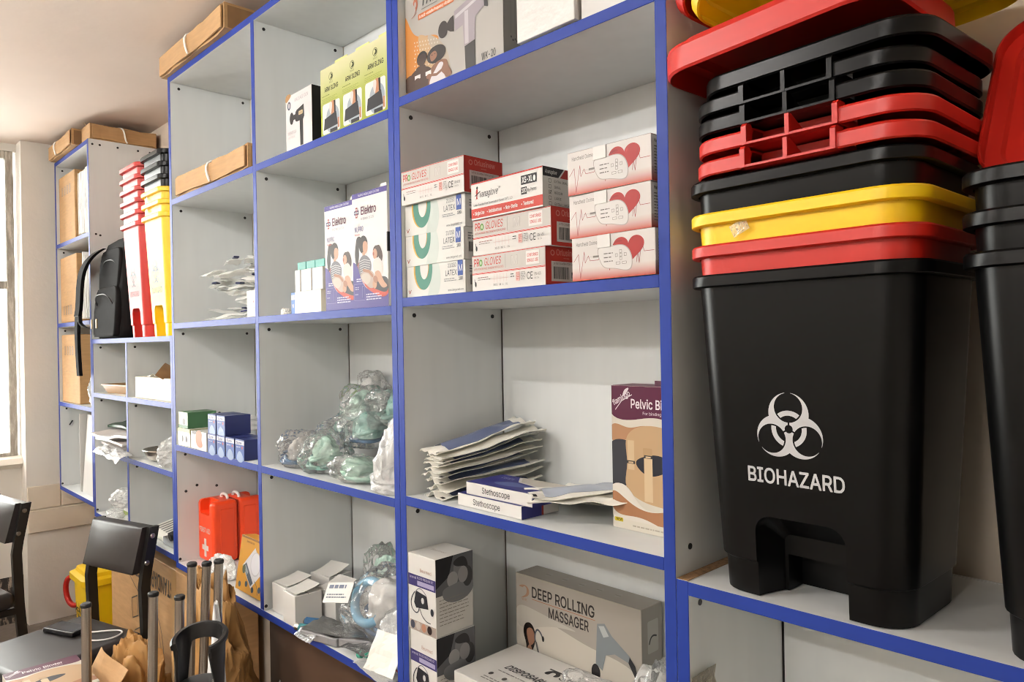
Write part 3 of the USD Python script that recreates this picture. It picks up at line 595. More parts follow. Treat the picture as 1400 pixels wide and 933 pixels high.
# --- big fascia gun carton
W_, H_ = .352, .27
t = carton('massager_carton', 'large silver massage gun carton with an orange corner and two people pictured', 0, W_, 0, .10, 0, H_, mat('silver_card', '#b9b4ac', rough=.35), M=xf((.027, .022, 2.206)))
A = Art(); A.rect(0, 0, W_, H_, '#b5b1aa'); A.blob([(.002, .20), (.03, .155), (.09, .13), (.13, .115), (.10, .06), (.08, .002), (.04, 0), (.002, 0)], '#d68a35'); A.blob([(.055, .14), (.10, .122), (.14, .10), (.16, .07), (.15, .002), (.07, .002), (.06, .08)], '#c9a67c'); A.blob([(.09, .13), (.14, .10), (.17, .05), (.165, .002), (.12, .002), (.11, .07)], '#b8ab99')
for k in range(9):
    for j in range(13): A.rect(.035 + k * .011 + .003 * (j % 2), .012 + j * .0095 - k * .002, .0385 + k * .011 + .003 * (j % 2), .0155 + j * .0095 - k * .002, '#ddd2bf')
A.blob([(.035, .225), (.045, .235), (.053, .222), (.048, .205), (.034, .192), (.044, .205), (.040, .215)], '#b9674a'); A.ell(.043, .219, .004, .007, '#b5b1aa'); A.line([(.028, .190), (.05, .198)], .0012, '#b9674a')
A.text('FASCIAL', .070, .208, .036, INKB, True, w=.118, shear=.15); A.text('MASSAGER', .204, .208, .026, INKB, True, w=.11, shear=.15); A.rect(.068, .199, .130, .2005, '#6c6762')
A.rrect(.054, .177, .190, .191, .003, '#cf6a2c'); A.text('A multi-variable frequency vibration', .058, .1805, .0072, '#f3e6da', True, w=.127)
D_, S_ = '#4a3327', '#8a5f47'; Z = len(A.items)
A.blob([(.030, .030), (.045, .075), (.07, .098), (.10, .096), (.118, .078), (.112, .002), (.062, .002)], D_); A.blob([(.012, .025), (.025, .020), (.05, .05), (.05, .085), (.036, .08)], D_); A.blob([(.068, .098), (.086, .108), (.100, .10), (.095, .085), (.078, .084)], D_)
A.blob([(.072, .135), (.079, .155), (.094, .158), (.104, .145), (.101, .120), (.090, .104), (.078, .112)], '#3f2a20'); A.blob([(.073, .140), (.082, .159), (.099, .157), (.104, .140), (.095, .150), (.080, .147)], '#171310')
A.ell(.135, .125, .030, .034, '#241b18'); A.blob([(.118, .135), (.130, .140), (.137, .128), (.132, .108), (.122, .103), (.116, .117)], '#96684e'); A.ell(.122, .128, .0022, .0016, '#1a1412'); A.ell(.131, .129, .0022, .0016, '#1a1412')
A.blob([(.110, .04), (.120, .080), (.140, .094), (.165, .088), (.172, .06), (.178, .02), (.166, .018), (.16, .04), (.155, .002), (.115, .002)], S_); A.blob([(.118, .042), (.132, .066), (.150, .086), (.156, .08), (.150, .055), (.160, .03), (.156, .002), (.118, .002)], '#ddd7da')
A.line([(.035, .04), (.060, .062), (.078, .05)], .014, D_); A.line([(.160, .058), (.135, .044), (.116, .052)], .010, S_); A.rect(.064, .058, .083, .074, '#ece8e6'); A.rect(.100, .056, .118, .072, '#ece8e6'); A.ell(.072, .052, .009, .010, D_); A.ell(.110, .050, .008, .009, S_)
A.items[Z:] = [(v * [1.2, .60] + [-.04, .001], f, c, l) for v, f, c, l in A.items[Z:]]; Z = len(A.items)
A.ell(.140, .150, .0165, .024, '#2d2523'); A.poly([(.150, .158), (.165, .172), (.176, .176), (.176, .130), (.165, .134), (.150, .146)], '#2d2523')
A.poly([(.178, .185), (.272, .214), (.276, .160), (.262, .152), (.246, .142), (.244, .082), (.210, .075), (.206, .135), (.180, .128)], '#a59ba2'); A.grad(.212, .08, .224, .17, '#c6bec4', '#c6bec4', 1); A.poly([(.182, .172), (.270, .198), (.270, .190), (.182, .162)], '#c9c2c7'); A.poly([(.270, .216), (.282, .218), (.285, .152), (.274, .158)], '#2b292c'); A.poly([(.211, .074), (.244, .081), (.244, .0), (.213, .0)], '#35322f')
A.items[Z:] = [(v * [1.08, .82] + [-.002, .002], f, c, l) for v, f, c, l in A.items[Z:]]
A.text('WK-20', .282, .014, .016, '#2b2826', w=.046); A.clip(0, W_, 0, H_).put(t, FRONT(0, 0, 0))
B = Art(); B.rect(0, 0, .1, H_, '#8a857f'); B.text('MADE IN CHINA', .078, .045, .0105, '#3b3734', True, w=.095, rot=90)
for k in range(4): B.text('.', .024 + k * .012, .045, .02, '#34302d', True); B.greek(0, 0, 0, 1, 0, '#000000')if False else None
for k in range(4): B.rect(.022 + k * .012, .060, .0228 + k * .012, .16, '#5e5955'); B.ell(.0225 + k * .012, .052 - .003 * k, .002, .0025, '#34302d')
B.put(t, RSIDE(W_, 0, 0))
carton('plain_carton', 'plain glossy white carton beside the silver massage gun carton', 0, .158, 0, .11, 0, .20, mat('crinkled_white', '#cfcdc9', rough=.28, bump=.35, bscale=30, bdist=.006), M=xf((.448, -.006, 2.2075), rz=-1))
carton('plain_carton', 'plain white carton at the shelf end above the heart-printed cartons', 0, .16, 0, .12, 0, .2, CARDG, M=xf((.612, .004, 2.2065), rz=.5))
# --- pelvic binder carton: on the shelf and a second one on the chair
def pelvic(name, label, M, W=.188, H=.285, d=.07):
    t = carton(name, label, 0, W, 0, d, 0, H, mat('pelvic_card' + ('2' if USED.get(('/World', name), 0) else ''), '#dcd6c8', rough=.35), M=M)
    A = Art(); A.rect(0, 0, W, H, '#dcd6c8'); A.blob([(0, H + .01), (W, H + .01), (W, H - .062), (W * .6, H - .060), (W * .3, H - .066), (0, H - .058)], '#5d1f3e'); A.rect(0, H - .056, W, H, '#5d1f3e')
    A.text('flamingo', .006, H - .040, .011, '#eadfe4', True, w=.048, rot=28); A.line([(.010, H - .048), (.026, H - .030), (.052, H - .017)], .0016, '#eadfe4'); A.blob([(.030, H - .020), (.034, H - .008), (.044, H - .004), (.038, H - .014)], '#eadfe4')
    A.text('Pelvic Binder', .048, H - .043, .0175, '#efe6ea', True, w=.118); A.text('For binding the pelvis', .078, H - .055, .0058, '#e6d8df', w=.085)
    A.blob([(0, .205), (.04, .203), (.075, .208), (.10, .206), (.118, .192), (.122, .178), (.112, .172), (.10, .181), (.070, .180), (.035, .178), (0, .176)], '#b98a66'); A.blob([(.100, .186), (.112, .180), (.117, .189), (.108, .194)], '#3b1d1a')
    A.blob([(0, .172), (.03, .178), (.05, .172), (.050, .10), (.03, .085), (0, .085)], '#3a3b42'); A.blob([(.036, .178), (W, .176), (W, .062), (.12, .055), (.06, .066), (.036, .084), (.038, .13)], '#c9a77f'); A.blob([(.060, .135), (.085, .150), (.125, .152), (.15, .140), (.12, .118), (.075, .118)], '#2c2d36')
    A.rect(.040, .120, .056, .178, '#d8bd98'); A.rect(.080, .062, .100, .148, '#dcc29d'); A.rect(.080, .146, .100, .152, '#45413c'); A.rect(.084, .147, .096, .150, '#dcc29d'); A.rrect(.078, .152, .100, .166, .002, '#c09d74'); A.rect(.038, .132, .058, .138, '#45413c'); A.rect(.042, .133, .054, .136, '#d8bd98')
    A.blob([(0, .085), (.03, .088), (.07, .052), (.12, .045), (W, .04), (W, .02), (0, .024)], '#e7e1d6'); A.blob([(0, .072), (.03, .062), (.07, .045), (.12, .046), (W, .050), (W, .02), (.1, .022), (.05, .028), (0, .040)], '#b07c58')
    A.rect(0, 0, W, .019, '#e2dccd'); A.rrect(.004, .013, .026, .021, .002, '#d8c32a'); A.text('NEW', .008, .015, .005, '#4c4310', True); A.greek(.05, .008, .11, .006, 1, '#b7b0a2', 3, .5)
    A.clip(0, W, 0, H).put(t, FRONT(0, 0, 0), m=INKG)
    part(t, 'spine_print', cbox(0, W, .004, d - .002, H, H + .0006, .0002), mat('maroon_card' + ('2' if USED.get(('/World', name), 0) > 1 else ''), '#5d1f3e', rough=.4)); part(t, 'hang_tab', cbox(.085, .11, .03, .032, H, H + .010, .0004), mat('maroon_tab' + ('2' if USED.get(('/World', name), 0) > 1 else ''), '#4d1832', rough=.4))
    return t
pelvic('pelvic_binder_carton', 'maroon-topped pelvic binder carton standing half behind the unit post', xf((.585, .110, 1.221), rz=-2))
# --- stethoscope cartons
PURP = mat('purple_card', '#3d3f88', rough=.35)
def steth(x0, y0, z0, rz, label, L=.215, d=.115, H=.028):
    t = carton('stethoscope_carton', label, 0, L, 0, d, 0, H, CARDG, M=xf((x0, y0, z0), rz=rz))
    Art().text('Stethoscope', .055, .008, .0135, INKB, w=.092, shear=0).put(t, FRONT(0, 0, 0), m=INKG)
    A = Art(); A.poly([(0, 0), (L * .98, 0), (L * .98, d * .42), (.10, d * .62), (.06, d), (0, d)], '#41438f'); A.blob([(.06, .035), (.09, .062), (.13, .055), (.17, .045), (.13, .03), (.09, .025)], '#6d7bb4'); A.greek(.03, .09, .045, .008, 2, '#c9cbe2', 3); A.poly([(.07, d), (.105, d * .66), (L, d * .46), (L, d)], '#d9d2c6'); A.put(t, TOP(0, 0, H), m=INKG)
    B = Art(); B.rect(0, 0, d * .52, H, '#41438f'); B.rect(d * .52, 0, d * .57, H, '#b8473c'); B.put(t, RSIDE(L, 0, 0), m=INKG)
steth(.196, .024, 1.221, -1.2, 'white and purple stethoscope carton lying on the shelf beneath its twin')
steth(.222, .028, 1.2495, -.6, 'white and purple stethoscope carton lying on top of its twin')
# --- blood pressure cartons
def bpbox(x0, y0, z0, H, rz, label):
    Wb, d = .106, .118
    t = carton('pressure_monitor_carton', label, 0, Wb, 0, d, 0, H, CARD, M=xf((x0, y0, z0), rz=rz))
    A = Art(); A.text('Beurmed', .046, H - .040, .0085, '#c49a86', w=.044); A.rect(0, H - .078, Wb, H - .050, '#453d78'); A.rrect(.036, H - .074, .100, H - .063, .002, '#b7b0d2'); A.text('BLOOD PRESSURE KIT', .036, H - .059, .0058, '#ded9ec', w=.062); A.text('aneroid', .006, H - .060, .006, '#ded9ec', w=.026)
    A.poly([(.022, H - .118), (.030, H - .088), (.072, H - .094), (.078, H - .124), (.030, H - .130)], '#2b2c33'); A.ell(.056, H - .108, .0055, .0075, '#d9d9d9'); A.line(spline([(.026, H - .092), (.014, H - .108), (.012, H - .130), (.028, H - .142), (.042, H - .128)], 16), .0028, '#3a3c44'); A.line(spline([(.045, H - .13), (.06, H - .15), (.085, H - .156)], 10), .0022, '#3a3c44'); A.line(spline([(.03, H - .09), (.04, H - .082), (.07, H - .092)], 10), .002, '#77797f'); A.ell(.092, H - .128, .006, .009, '#3a3c44')
    yb = H - .186
    if yb > -.03:
        A.rect(.006, max(yb, 0), Wb, yb + .024, '#b6a79c'); [A.ell(.016 + k * .022, yb + .013, .009, .010, c) for k, c in enumerate(('#4b4f5e', '#cfc4bb', '#c58f72', '#3d2f2b'))]
    A.clip(0, Wb, 0, H).put(t, FRONT(0, 0, 0), m=INKG)
    B = Art(); B.rect(0, H * .52, d, H, '#6f7176'); B.poly([(0, H), (.055, H), (.040, H * .74), (.0, H * .62)], '#2b2b2e'); B.ell(.075, H - .035, .020, .022, '#8f8f92'); B.blob([(.055, H - .02), (.075, H - .008), (.098, H - .02), (.10, H - .055), (.09, H - .035), (.07, H - .03)], '#3b3a3c'); B.ell(.052, H * .69, .017, .019, '#b4b3b4'); B.blob([(.02, H * .56), (.05, H * .62), (.10, H * .64), (d, H * .58), (d, H * .52), (.02, H * .52)], '#8d8f93'); B.ell(.10, H * .68, .016, .025, '#4c4b4d'); B.ell(.085, H * .72, .016, .02, '#a9a8aa')
    B.greek(.010, H * .46, .095, .0085, 8, '#9a968f', 4, .2); B.clip(0, d, 0, H).put(t, RSIDE(Wb, 0, 0), m=INKG)
    Art().text('Beurmed', .024, .05, .010, '#b9aca3', w=.055).put(t, TOP(0, 0, H))
bpbox(.028, .004, .71, .186, -1, 'white and violet pressure monitor carton standing on the shelf under its twin')
bpbox(.0265, .002, .8966, .186, 1.0, 'white and violet pressure monitor carton on top of its twin')
# --- deep rolling massager
Wd, Hd = .392, .294
t = carton('massager_carton', 'wide taupe massager carton leaning against the back panel', 0, Wd, 0, .078, 0, Hd, mat('taupe_card', '#8f8980', rough=.4), M=xf((.158, .244, .711)))
A = Art(); A.rect(0, 0, Wd, Hd, '#b3aca2'); A.blob([(0, .18), (.1, .195), (.25, .17), (Wd, .135), (Wd, 0), (0, 0)], '#d6d0c3'); A.rect(0, 0, Wd, .02, '#d6d0c3'); A.blob([(0, .20), (.07, .212), (.20, .195), (.12, .185), (0, .175)], '#c9c3b8')
A.text('DEEP ROLLING', .055, .243, .026, '#35302d', True, w=.205); A.rect(.057, .237, .262, .2385, '#b5754f'); A.text('MASSAGER', .112, .206, .0245, '#3b3633', True, w=.130)
A.blob([(.012, .262), (.03, .268), (.047, .258), (.044, .244), (.02, .235), (.036, .246), (.038, .256)], '#b28a70'); A.ell(.032, .256, .007, .009, '#b3aca2'); A.text('WK', .020, .228, .007, '#b28a70', w=.02)
A.blob([(.026, .145), (.034, .172), (.05, .176), (.066, .158), (.062, .12), (.052, .105), (.040, .10), (.034, .12)], '#221a17'); A.blob([(.040, .160), (.054, .164), (.064, .150), (.060, .128), (.048, .120), (.040, .135)], '#a97c64'); A.blob([(.010, .085), (.03, .10), (.048, .122), (.06, .104), (.085, .085), (.11, .04), (.10, .02), (.02, .02)], '#b58a70')
A.line(spline([(.068, .135), (.066, .15), (.076, .166), (.086, .16), (.092, .148)], 14), .0045, '#5b6068'); A.line([(.070, .132), (.092, .06)], .006, '#6b6a68'); A.blob([(.085, .09), (.094, .096), (.10, .07), (.115, .035), (.10, .03)], '#b58a70'); A.ell(.094, .148, .004, .007, '#222222')
A.poly([(.268, .232), (.290, .238), (.310, .215), (.362, .182), (.356, .168), (.318, .176), (.292, .166), (.282, .128), (.262, .138)], '#8f979b'); A.poly([(.272, .228), (.288, .232), (.302, .212), (.286, .205)], '#c3c8ca'); A.poly([(.360, .182), (.375, .165), (.382, .140), (.374, .14), (.356, .168)], '#3a3a3c'); A.ell(.262, .118, .013, .020, '#2a2829'); A.ell(.232, .068, .012, .017, '#2a2829'); A.rect(.234, .03, .238, .055, '#2a2829'); A.ell(.25, .04, .01, .008, '#2a2829')
A.clip(0, Wd, 0, Hd).put(t, FRONT(0, 0, 0), m=INKG)
B = Art(); B.rrect(.022, .19, .062, .262, .004, '#c6c1b9'); B.line(spline([(.028, .212), (.038, .226), (.054, .224)], 10), .004, '#2a2829'); B.put(t, RSIDE(Wd, 0, 0))
C = Art(); [C.ell(.08 + k * .055, .04, .008, .012, '#b1aca4') for k in range(5)]; [C.rect(.072 + k * .055, .036, .088 + k * .055, .04, '#8f8980') for k in range(5)]; C.put(t, TOP(0, 0, Hd))
# --- disposable carton lying flat
t = carton('disposable_carton', 'flat white disposable set carton lying in front of the taupe massager carton', 0, .44, 0, .21, 0, .115, CARD, M=xf((.168, .026, .711)))
A = Art(); A.text('SURGE', .205, .135, .026, '#3a3638', w=.11); A.blob([(.165, .136), (.17, .155), (.195, .158), (.2, .14), (.192, .136), (.188, .15), (.178, .15), (.175, .136)], '#28262a'); A.rect(.16, .158, .2, .163, '#28262a'); A.text('DISPOSABLE AUTO', .075, .090, .020, '#2b282c', True, w=.205, shear=.2); A.greek(.075, .072, .16, .008, 1, '#86827f', 3); [A.ell(.075 + k * .045, .05, .006, .007, '#57534f') for k in range(4)]; A.greek(.07, .03, .2, .009, 2, '#86827f', 6); A.put(t, TOP(0, 0, .115))
# ------------------------------------------------------------------ pedal bins and lids
BH = .51
def bin_parts(wall=.0022, nested=False):
    def body(e):   # e: inset
        prof = [(0.0, .292, .222), (.052, .296, .226), (.056, .304, .234), (.30, .329, .259), (BH - .012, .348, .278)]
        if nested: prof = [(.20, .308, .238), (BH - .06, .3375, .2675), (BH - .055, .342, .272), (BH - .012, .346, .276)]
        return loft([rrect(w - 2 * e, d - 2 * e, .050 - e, 7) for z, w, d in prof], [z + (e if i == 0 else 0) for i, (z, w, d) in enumerate(prof)])
    def rec(e):    # pedal recess with a sloping roof and an inner ledge
        def arch(w, h, r): 
            a = rrect(w + 2 * e, 2 * (h + e), r + e, 6); return a
        out = mani(loft([np.column_stack([arch(.150, .135, .03)[:, 0], np.full(24, -.167), arch(.150, .135, .03)[:, 1]]), np.column_stack([arch(.138, .128, .025)[:, 0], np.full(24, -.097), arch(.138, .128, .025)[:, 1]]), np.column_stack([arch(.112, .090, .012)[:, 0], np.full(24, -.055 + e), arch(.112, .090, .012)[:, 1]])]))
        inn = mani(box(-.050 - e, .050 + e, -.09, -.010 + e, -.1, .058 + e))
        return manifold3d.Manifold.batch_boolean([fixo(out), inn], manifold3d.OpType.Add)
    def fixo(M): return M if M.volume() > 0 else mani(tri_flip(M))
    def tri_flip(M): t = tri(M); t.invert(); return t
    if nested: rec = lambda e: mani(box(5, 5.1, 5, 5.1, 5, 5.1))
    o = mani(body(0)) - rec(0); cav = mani(body(wall)) + mani(loft([rrect(.3425, .2725, .046)] * 2, [BH - .02, BH + .1])); cav = cav - rec(wall)
    b = tri(o - cav)
    def ring(w, d, z0, z1, hole): return mani(loft([rrect(w, d, .06, 8), rrect(w, d, .06, 8)], [z0, z1])) - mani(loft([rrect(*hole, .048, 8)] * 2, [z0 - .01, z1 + .01]))
    lip = tri(mani(loft([rrect(.366, .296, .058, 8), rrect(.372, .302, .061, 8), rrect(.372, .302, .061, 8), rrect(.367, .297, .058, 8)], [BH - .020, BH - .018, BH - .003, BH])) - mani(loft([rrect(.3485, .2785, .050, 8)] * 2, [BH - .03, BH - .0035])) - mani(loft([rrect(.3445, .2745, .048, 8)] * 2, [BH - .03, BH + .01])))
    return b, lip
BIN_BODY, BIN_RIM = bin_parts(); NEST_BODY = bin_parts(nested=True)[0]
def hazard(A, cx, cy, s, col, bg):
    """three-lobed warning sign"""
    C = lambda d, k, r: Point(d * math.cos(math.pi / 2 + k * 2 * math.pi / 3), d * math.sin(math.pi / 2 + k * 2 * math.pi / 3)).buffer(r, 32)
    inner = unary_union([C(15.2, k, 10.6) for k in range(3)])
    G = unary_union([C(11, k, 15) for k in range(3)]).difference(inner).difference(Point(0, 0).buffer(3))
    for k in range(3):
        a = math.pi / 2 + k * 2 * math.pi / 3; ux, uy = math.cos(a), math.sin(a)
        G = G.difference(LineString([(0, 0), (6 * ux, 6 * uy)]).buffer(.6)).difference(LineString([(18 * ux, 18 * uy), (32 * ux, 32 * uy)]).buffer(2.2))
    ring = Point(0, 0).buffer(13.2, 48).difference(Point(0, 0).buffer(9.6, 48)).intersection(unary_union([C(15.2, k, 9.5) for k in range(3)]))
    G = unary_union([G, ring])
    A.shape(affinity.translate(affinity.scale(G, s, s, origin=(0, 0)), cx, cy), col)
def bin_decal(col):
    A = Art(); hazard(A, -.008, .270, .00212, col, None); A.text('BIOHAZARD', -.081, .184, .0225, col, True, w=.154); return A
WALLANG = math.atan2(.022, BH)
def make_bin(label, colm, dcol, M, group=None, nested=False):
    t = thing('pedal_bin', label, 'bin', M, group)
    part(t, 'body', NEST_BODY if nested else BIN_BODY, colm, 35); part(t, 'rim', BIN_RIM, colm, 35)
    if nested: return t
    z0 = .056; y0 = -.117; a = math.atan2(.022, BH - .012 - z0)
    bin_decal(dcol).put(t, face((0, y0 + z0 * math.tan(a), 0), (1, 0, 0), (0, -math.sin(a), math.cos(a))), m=INKG, label='biohazard sign and lettering')
    return t
Zb = 1.190
NB = .0018
B1 = (1.022, .125); RZ1 = -2.2
s0 = make_bin('black pedal bin with white biohazard sign, the large one standing on the low white unit', BLACKP, '#d8d8da', xf((*B1, Zb), rz=RZ1))
nr = make_bin('red bin nested in the big signed black bin, only its rim band showing', REDP, '#222022', xf((*B1, Zb + .048), rz=RZ1), nested=True)
ny = make_bin('yellow bin nested over the red one above the big signed black bin', YELP, '#222022', xf((*B1, Zb + .099), rz=RZ1), nested=True)
nb = make_bin('black bin nested over the yellow one, just under the red lids', BLACKP, '#222022', xf((*B1, Zb + .152), rz=RZ1), nested=True)
B2 = (1.424, .119); RZ2 = -1.5
copy(s0, xf((*B2, Zb), rz=RZ2), 'lowest black bin of the stack at the picture edge beside the signed bin')
copy(nb, xf((*B2, Zb + .051), rz=RZ2), 'middle black bin of the stack at the picture edge beside the signed bin')
copy(nb, xf((*B2, Zb + .102), rz=RZ2), 'topmost black bin of the stack at the picture edge, under the leaning red lid')
# far stacks on the cubby unit
R1 = (-2.040, .135); R2 = (-1.748, .135); Zc = 1.6452
SX = np.diag([.77, 1, 1, 1.0])
sr = make_bin('lowest red bin of the tall red stack beside the backpack', REDP, '#4a1a18', xf((*R1, Zc)) @ SX)
sy = make_bin('lowest yellow bin of the stack next to the red bins', YELP, '#2b2714', xf((*R2, Zc)) @ SX)
for i in range(5): copy(nr, xf((*R1, Zc + .0515 * (i + 1))) @ SX, ['second red bin up in the tall stack beside the backpack', 'third red bin up in the tall stack beside the backpack', 'fourth red bin up in the tall stack beside the backpack', 'fifth red bin up in the tall stack beside the backpack', 'topmost red bin of the tall stack beside the backpack'][i])
for i in range(2): copy(ny, xf((*R2, Zc + .0515 * (i + 1))) @ SX, ['middle yellow bin of the stack next to the red bins', 'topmost yellow bin of the stack, under the black rims'][i])
for i in range(3): copy(nb, xf((*R2, Zc + .0515 * (3 + i))) @ SX, ['lowest black bin nested on the yellow stack', 'middle black bin nested on the yellow stack', 'topmost black bin on the yellow stack, touching the tall unit'][i])
part(ny, 'tape', mv(sheet(.03, .02, 14, 10, lambda u, v: .003 * ridged(np.stack([u * 4, v * 3, u * 0], -1), 5)), face((-.075, -.1415, .481), (.9, .0, .4), (-.4, -.04, .9))), FILM, label='scrap of clear tape')
# lids
def lid_mesh(pocket=True):
    o = loft([rrect(.372, 0.296, .06, 8), rrect(.378, 0.302, .063, 8), rrect(.378, 0.302, .063, 8), rrect(.374, 0.298, .061, 8), rrect(.336, 0.260, .045, 8), rrect(.326, 0.250, .042, 8), rrect(.30, 0.224, .035, 8)], [0, .002, .020, .023, .0235, .031, .032])
    i = loft([rrect(.368, 0.292, .056, 8), rrect(.368, 0.292, .056, 8), rrect(.330, 0.254, .044, 8), rrect(.322, 0.246, .04, 8)], [-.001, .0195, .0205, .0285])
    m = mani(o) - mani(i)
    if pocket:
        m = m - mani(box(-.075, .075, -.165, -.090, -.01, .05))
        m = m + mani(box(-.075, .075, -.136, -.090, 0, .0022)) + mani(box(-.077, .077, -.092, -.0895, 0, .031))
    return tri(m)
LID, LIDP = lid_mesh(False), lid_mesh(True)
def rib(x0, x1, prof): 
    p = extr(Polygon(prof), x1 - x0); p.apply_transform(np.array([[0, 0, 1, x0], [1, 0, 0, 0], [0, 1, 0, 0], [0, 0, 0, 1.0]])); return p
def make_lid(label, m, M, pocket=True, name='bin_lid'):
    t = thing(name, label, 'lid', M)
    part(t, 'plate', LIDP if pocket else LID, m, 30)
    if pocket:
        part(t, 'hinge_rib', rib(-.078, -.069, [(-0.1550, 0), (-0.1370, 0), (-0.1370, .028), (-0.1410, .0325), (-0.1510, .0325), (-0.1550, .028)]), m, label='upright hinge rib')
        part(t, 'hinge_rib', rib(-.004, .003, [(-0.1550, 0), (-0.0930, .0024), (-0.0930, .006), (-0.1470, .031), (-0.1550, .031)]), m, label='triangular middle rib')
        part(t, 'hinge_rib', rib(.069, .077, [(-0.1550, 0), (-0.0930, 0), (-0.0930, .012), (-0.1100, .012), (-0.1100, .022), (-0.1300, .022), (-0.1300, .0325), (-0.1500, .0325), (-0.1550, .028)]), m, label='stepped hinge rib')
        part(t, 'hinge_bar', box(-.069, .069, -.1545, -.1365, 0, .0035), m)
    return t
LX, LY = 1.028, .116; SL = np.diag([.95, 1, 1, 1.0])
l1 = make_lid('lower red lid with hinge ribs lying on the nested bins', REDP, xf((LX + .010, LY - .004, 1.856), rz=-3) @ SL)
make_lid('upper red lid with hinge ribs lying beneath the black lids', REDP, xf((LX + .010, LY, 1.891), rz=-2.5) @ SL)
l3 = make_lid('lower black lid with hinge ribs on the pair of red lids', BLACKP, xf((LX + .006, LY + .006, 1.925), rz=-3) @ SL)
make_lid('upper black lid with hinge ribs under the smooth black lid', BLACKP, xf((LX + .004, LY + .01, 1.958), rz=-4) @ SL)
l5 = make_lid('smooth black lid tilted under the red lid at the top', BLACKP, xf((LX + .016, LY + .016, 1.9935), rz=-5) @ SL @ np.diag([1, 1, 1.15, 1]), False)
l6 = make_lid('broad red lid overhanging the unit post, tilted on the black lids', REDP, xf((LX - .033, LY - .01, 2.040), ry=-2.5, rz=-3) @ np.diag([1, 1, 1.9, 1]), False)
l7 = make_lid('yellow lid lying flat on the broad red lid', YELP, xf((LX + .04, LY + .06, 2.104), ry=-2.5, rz=-6), False)
make_lid('yellow lid propped steeply above the broad red lid', YELP, xf((LX - .012, LY - .0, 2.235), ry=-35, rz=-2), False)
make_lid('red lid propped steeply at the very top of the lids', REDP, xf((LX - .068, LY - .0, 2.285), ry=-50, rz=-2), False)
make_lid('red lid standing on edge on the bin stack at the picture edge', REDP, xf((1.412, .190, 1.946), rx=-118, rz=-4), False)
# ------------------------------------------------------------------ narrow unit: brown cartons and wrapped white goods
FAINT = '#8a6a48'
for i, (z, h, w_, rz) in enumerate(((Z1[1], .385, .335, 0), (Z1[2], .375, .375, -1), (Z1[3], .385, .375, 0))):
    t = carton('brown_carton', ['tall brown carton in the top cell of the narrow unit', 'tall brown carton in the second cell of the narrow unit, level with the backpack', 'tall brown carton in the third cell of the narrow unit, behind the hanging strap'][i], 0, w_, 0, .30, 0, h, KRAFT, M=xf((-3.382, .016, z + .0006), rz=rz), c=.003)
    A = Art()
    for k in range(4): zz = h * (.70 if i != 1 else .12); A.rect(.06 + .055 * k, zz, .09 + .055 * k, zz + .05, FAINT).rect(.065 + .055 * k, zz + .006, .085 + .055 * k, zz + .044, '#b08a5e'); A.text('TUFC'[k], .068 + .055 * k, zz + .012, .026, FAINT)
    for k in range(3): A.rect(.10 + .07 * k, h * .45, .108 + .07 * k, h * .465, FAINT); A.rect(.10 + .07 * k, h * .25, .108 + .07 * k, h * .265, FAINT)
    A.put(t, FRONT(0, 0, 0))
rg = random.Random(4)
def wavy(u, v, s, a): return a * (noise(np.stack([u * 4 + s, v * 5, u * 0 + s], -1), 7) - .5)
for i in range(11):
    x = -3.026 + i * .0255
    single('white_pad', 'flat white paper pack standing in the row beside the topmost brown carton', 'pack', mv(sheet(.34 + rg.uniform(-.01, .015), .27, 12, 8, lambda u, v, i=i: wavy(u, v, i * 3.1, .012), .014), face((x, .165, Z1[1] + .19), (0, 0, 1), (0, 1, 0)) @ xf(ry=0)), PAPER, group='white paper packs standing in the top cell')
for i in range(7):
    x = -2.955 + i * .028
    single('white_wrapper', 'thin white plastic wrapper sagging beside the second brown carton', 'wrapper', mv(sheet(.36 - .02 * i, .26, 16, 10, lambda u, v, i=i: wavy(u, v, i * 2.3 + 40, .022), .006), face((x, .155, Z1[2] + .195 - .01 * i), (.10, 0, 1), (0, 1, 0))), mat('wrap_white' + str(i), '#dcdad6', rough=.35), group='white wrappers in the second cell')
single('white_bag', 'bulky white plastic bag squeezed beside the third brown carton', 'bag', mv(crumple(.105, .13, .17, 11, .3, 3, 4), xf((-2.85, .16, Z1[3] + .001))), FILMW, True)
t = thing('white_panel', 'tall white boards leaning in the bottom cell of the narrow unit', 'board')
part(t, 'board', mv(cbox(-.004, .0, .03, .30, 0, .432, .001), xf((-3.085, 0, Z1[4] + .001), ry=-1)), CARDG); part(t, 'board', mv(cbox(0, .27, 0, .006, 0, .43, .001), xf((-3.07, .035, Z1[4] + .001), rx=-4)), CARDG)
single('paper_roll', 'white rolled paper lying on top of the packs in the narrow unit', 'roll', mv(lathe([(.001, -.12), (.022, -.12), (.022, .12), (.001, .12)], 14), xf((-2.88, .16, Z1[0] - .075), rx=80, rz=20)), PAPER, 30)
single('hook', 'tiny dark hook on the side of the bottom cell', 'hook', tube(spline([(-3.386, .06, 1.17), (-3.37, .06, 1.175), (-3.36, .05, 1.165), (-3.365, .045, 1.155)], 12), .004, 6), DARK, 30)
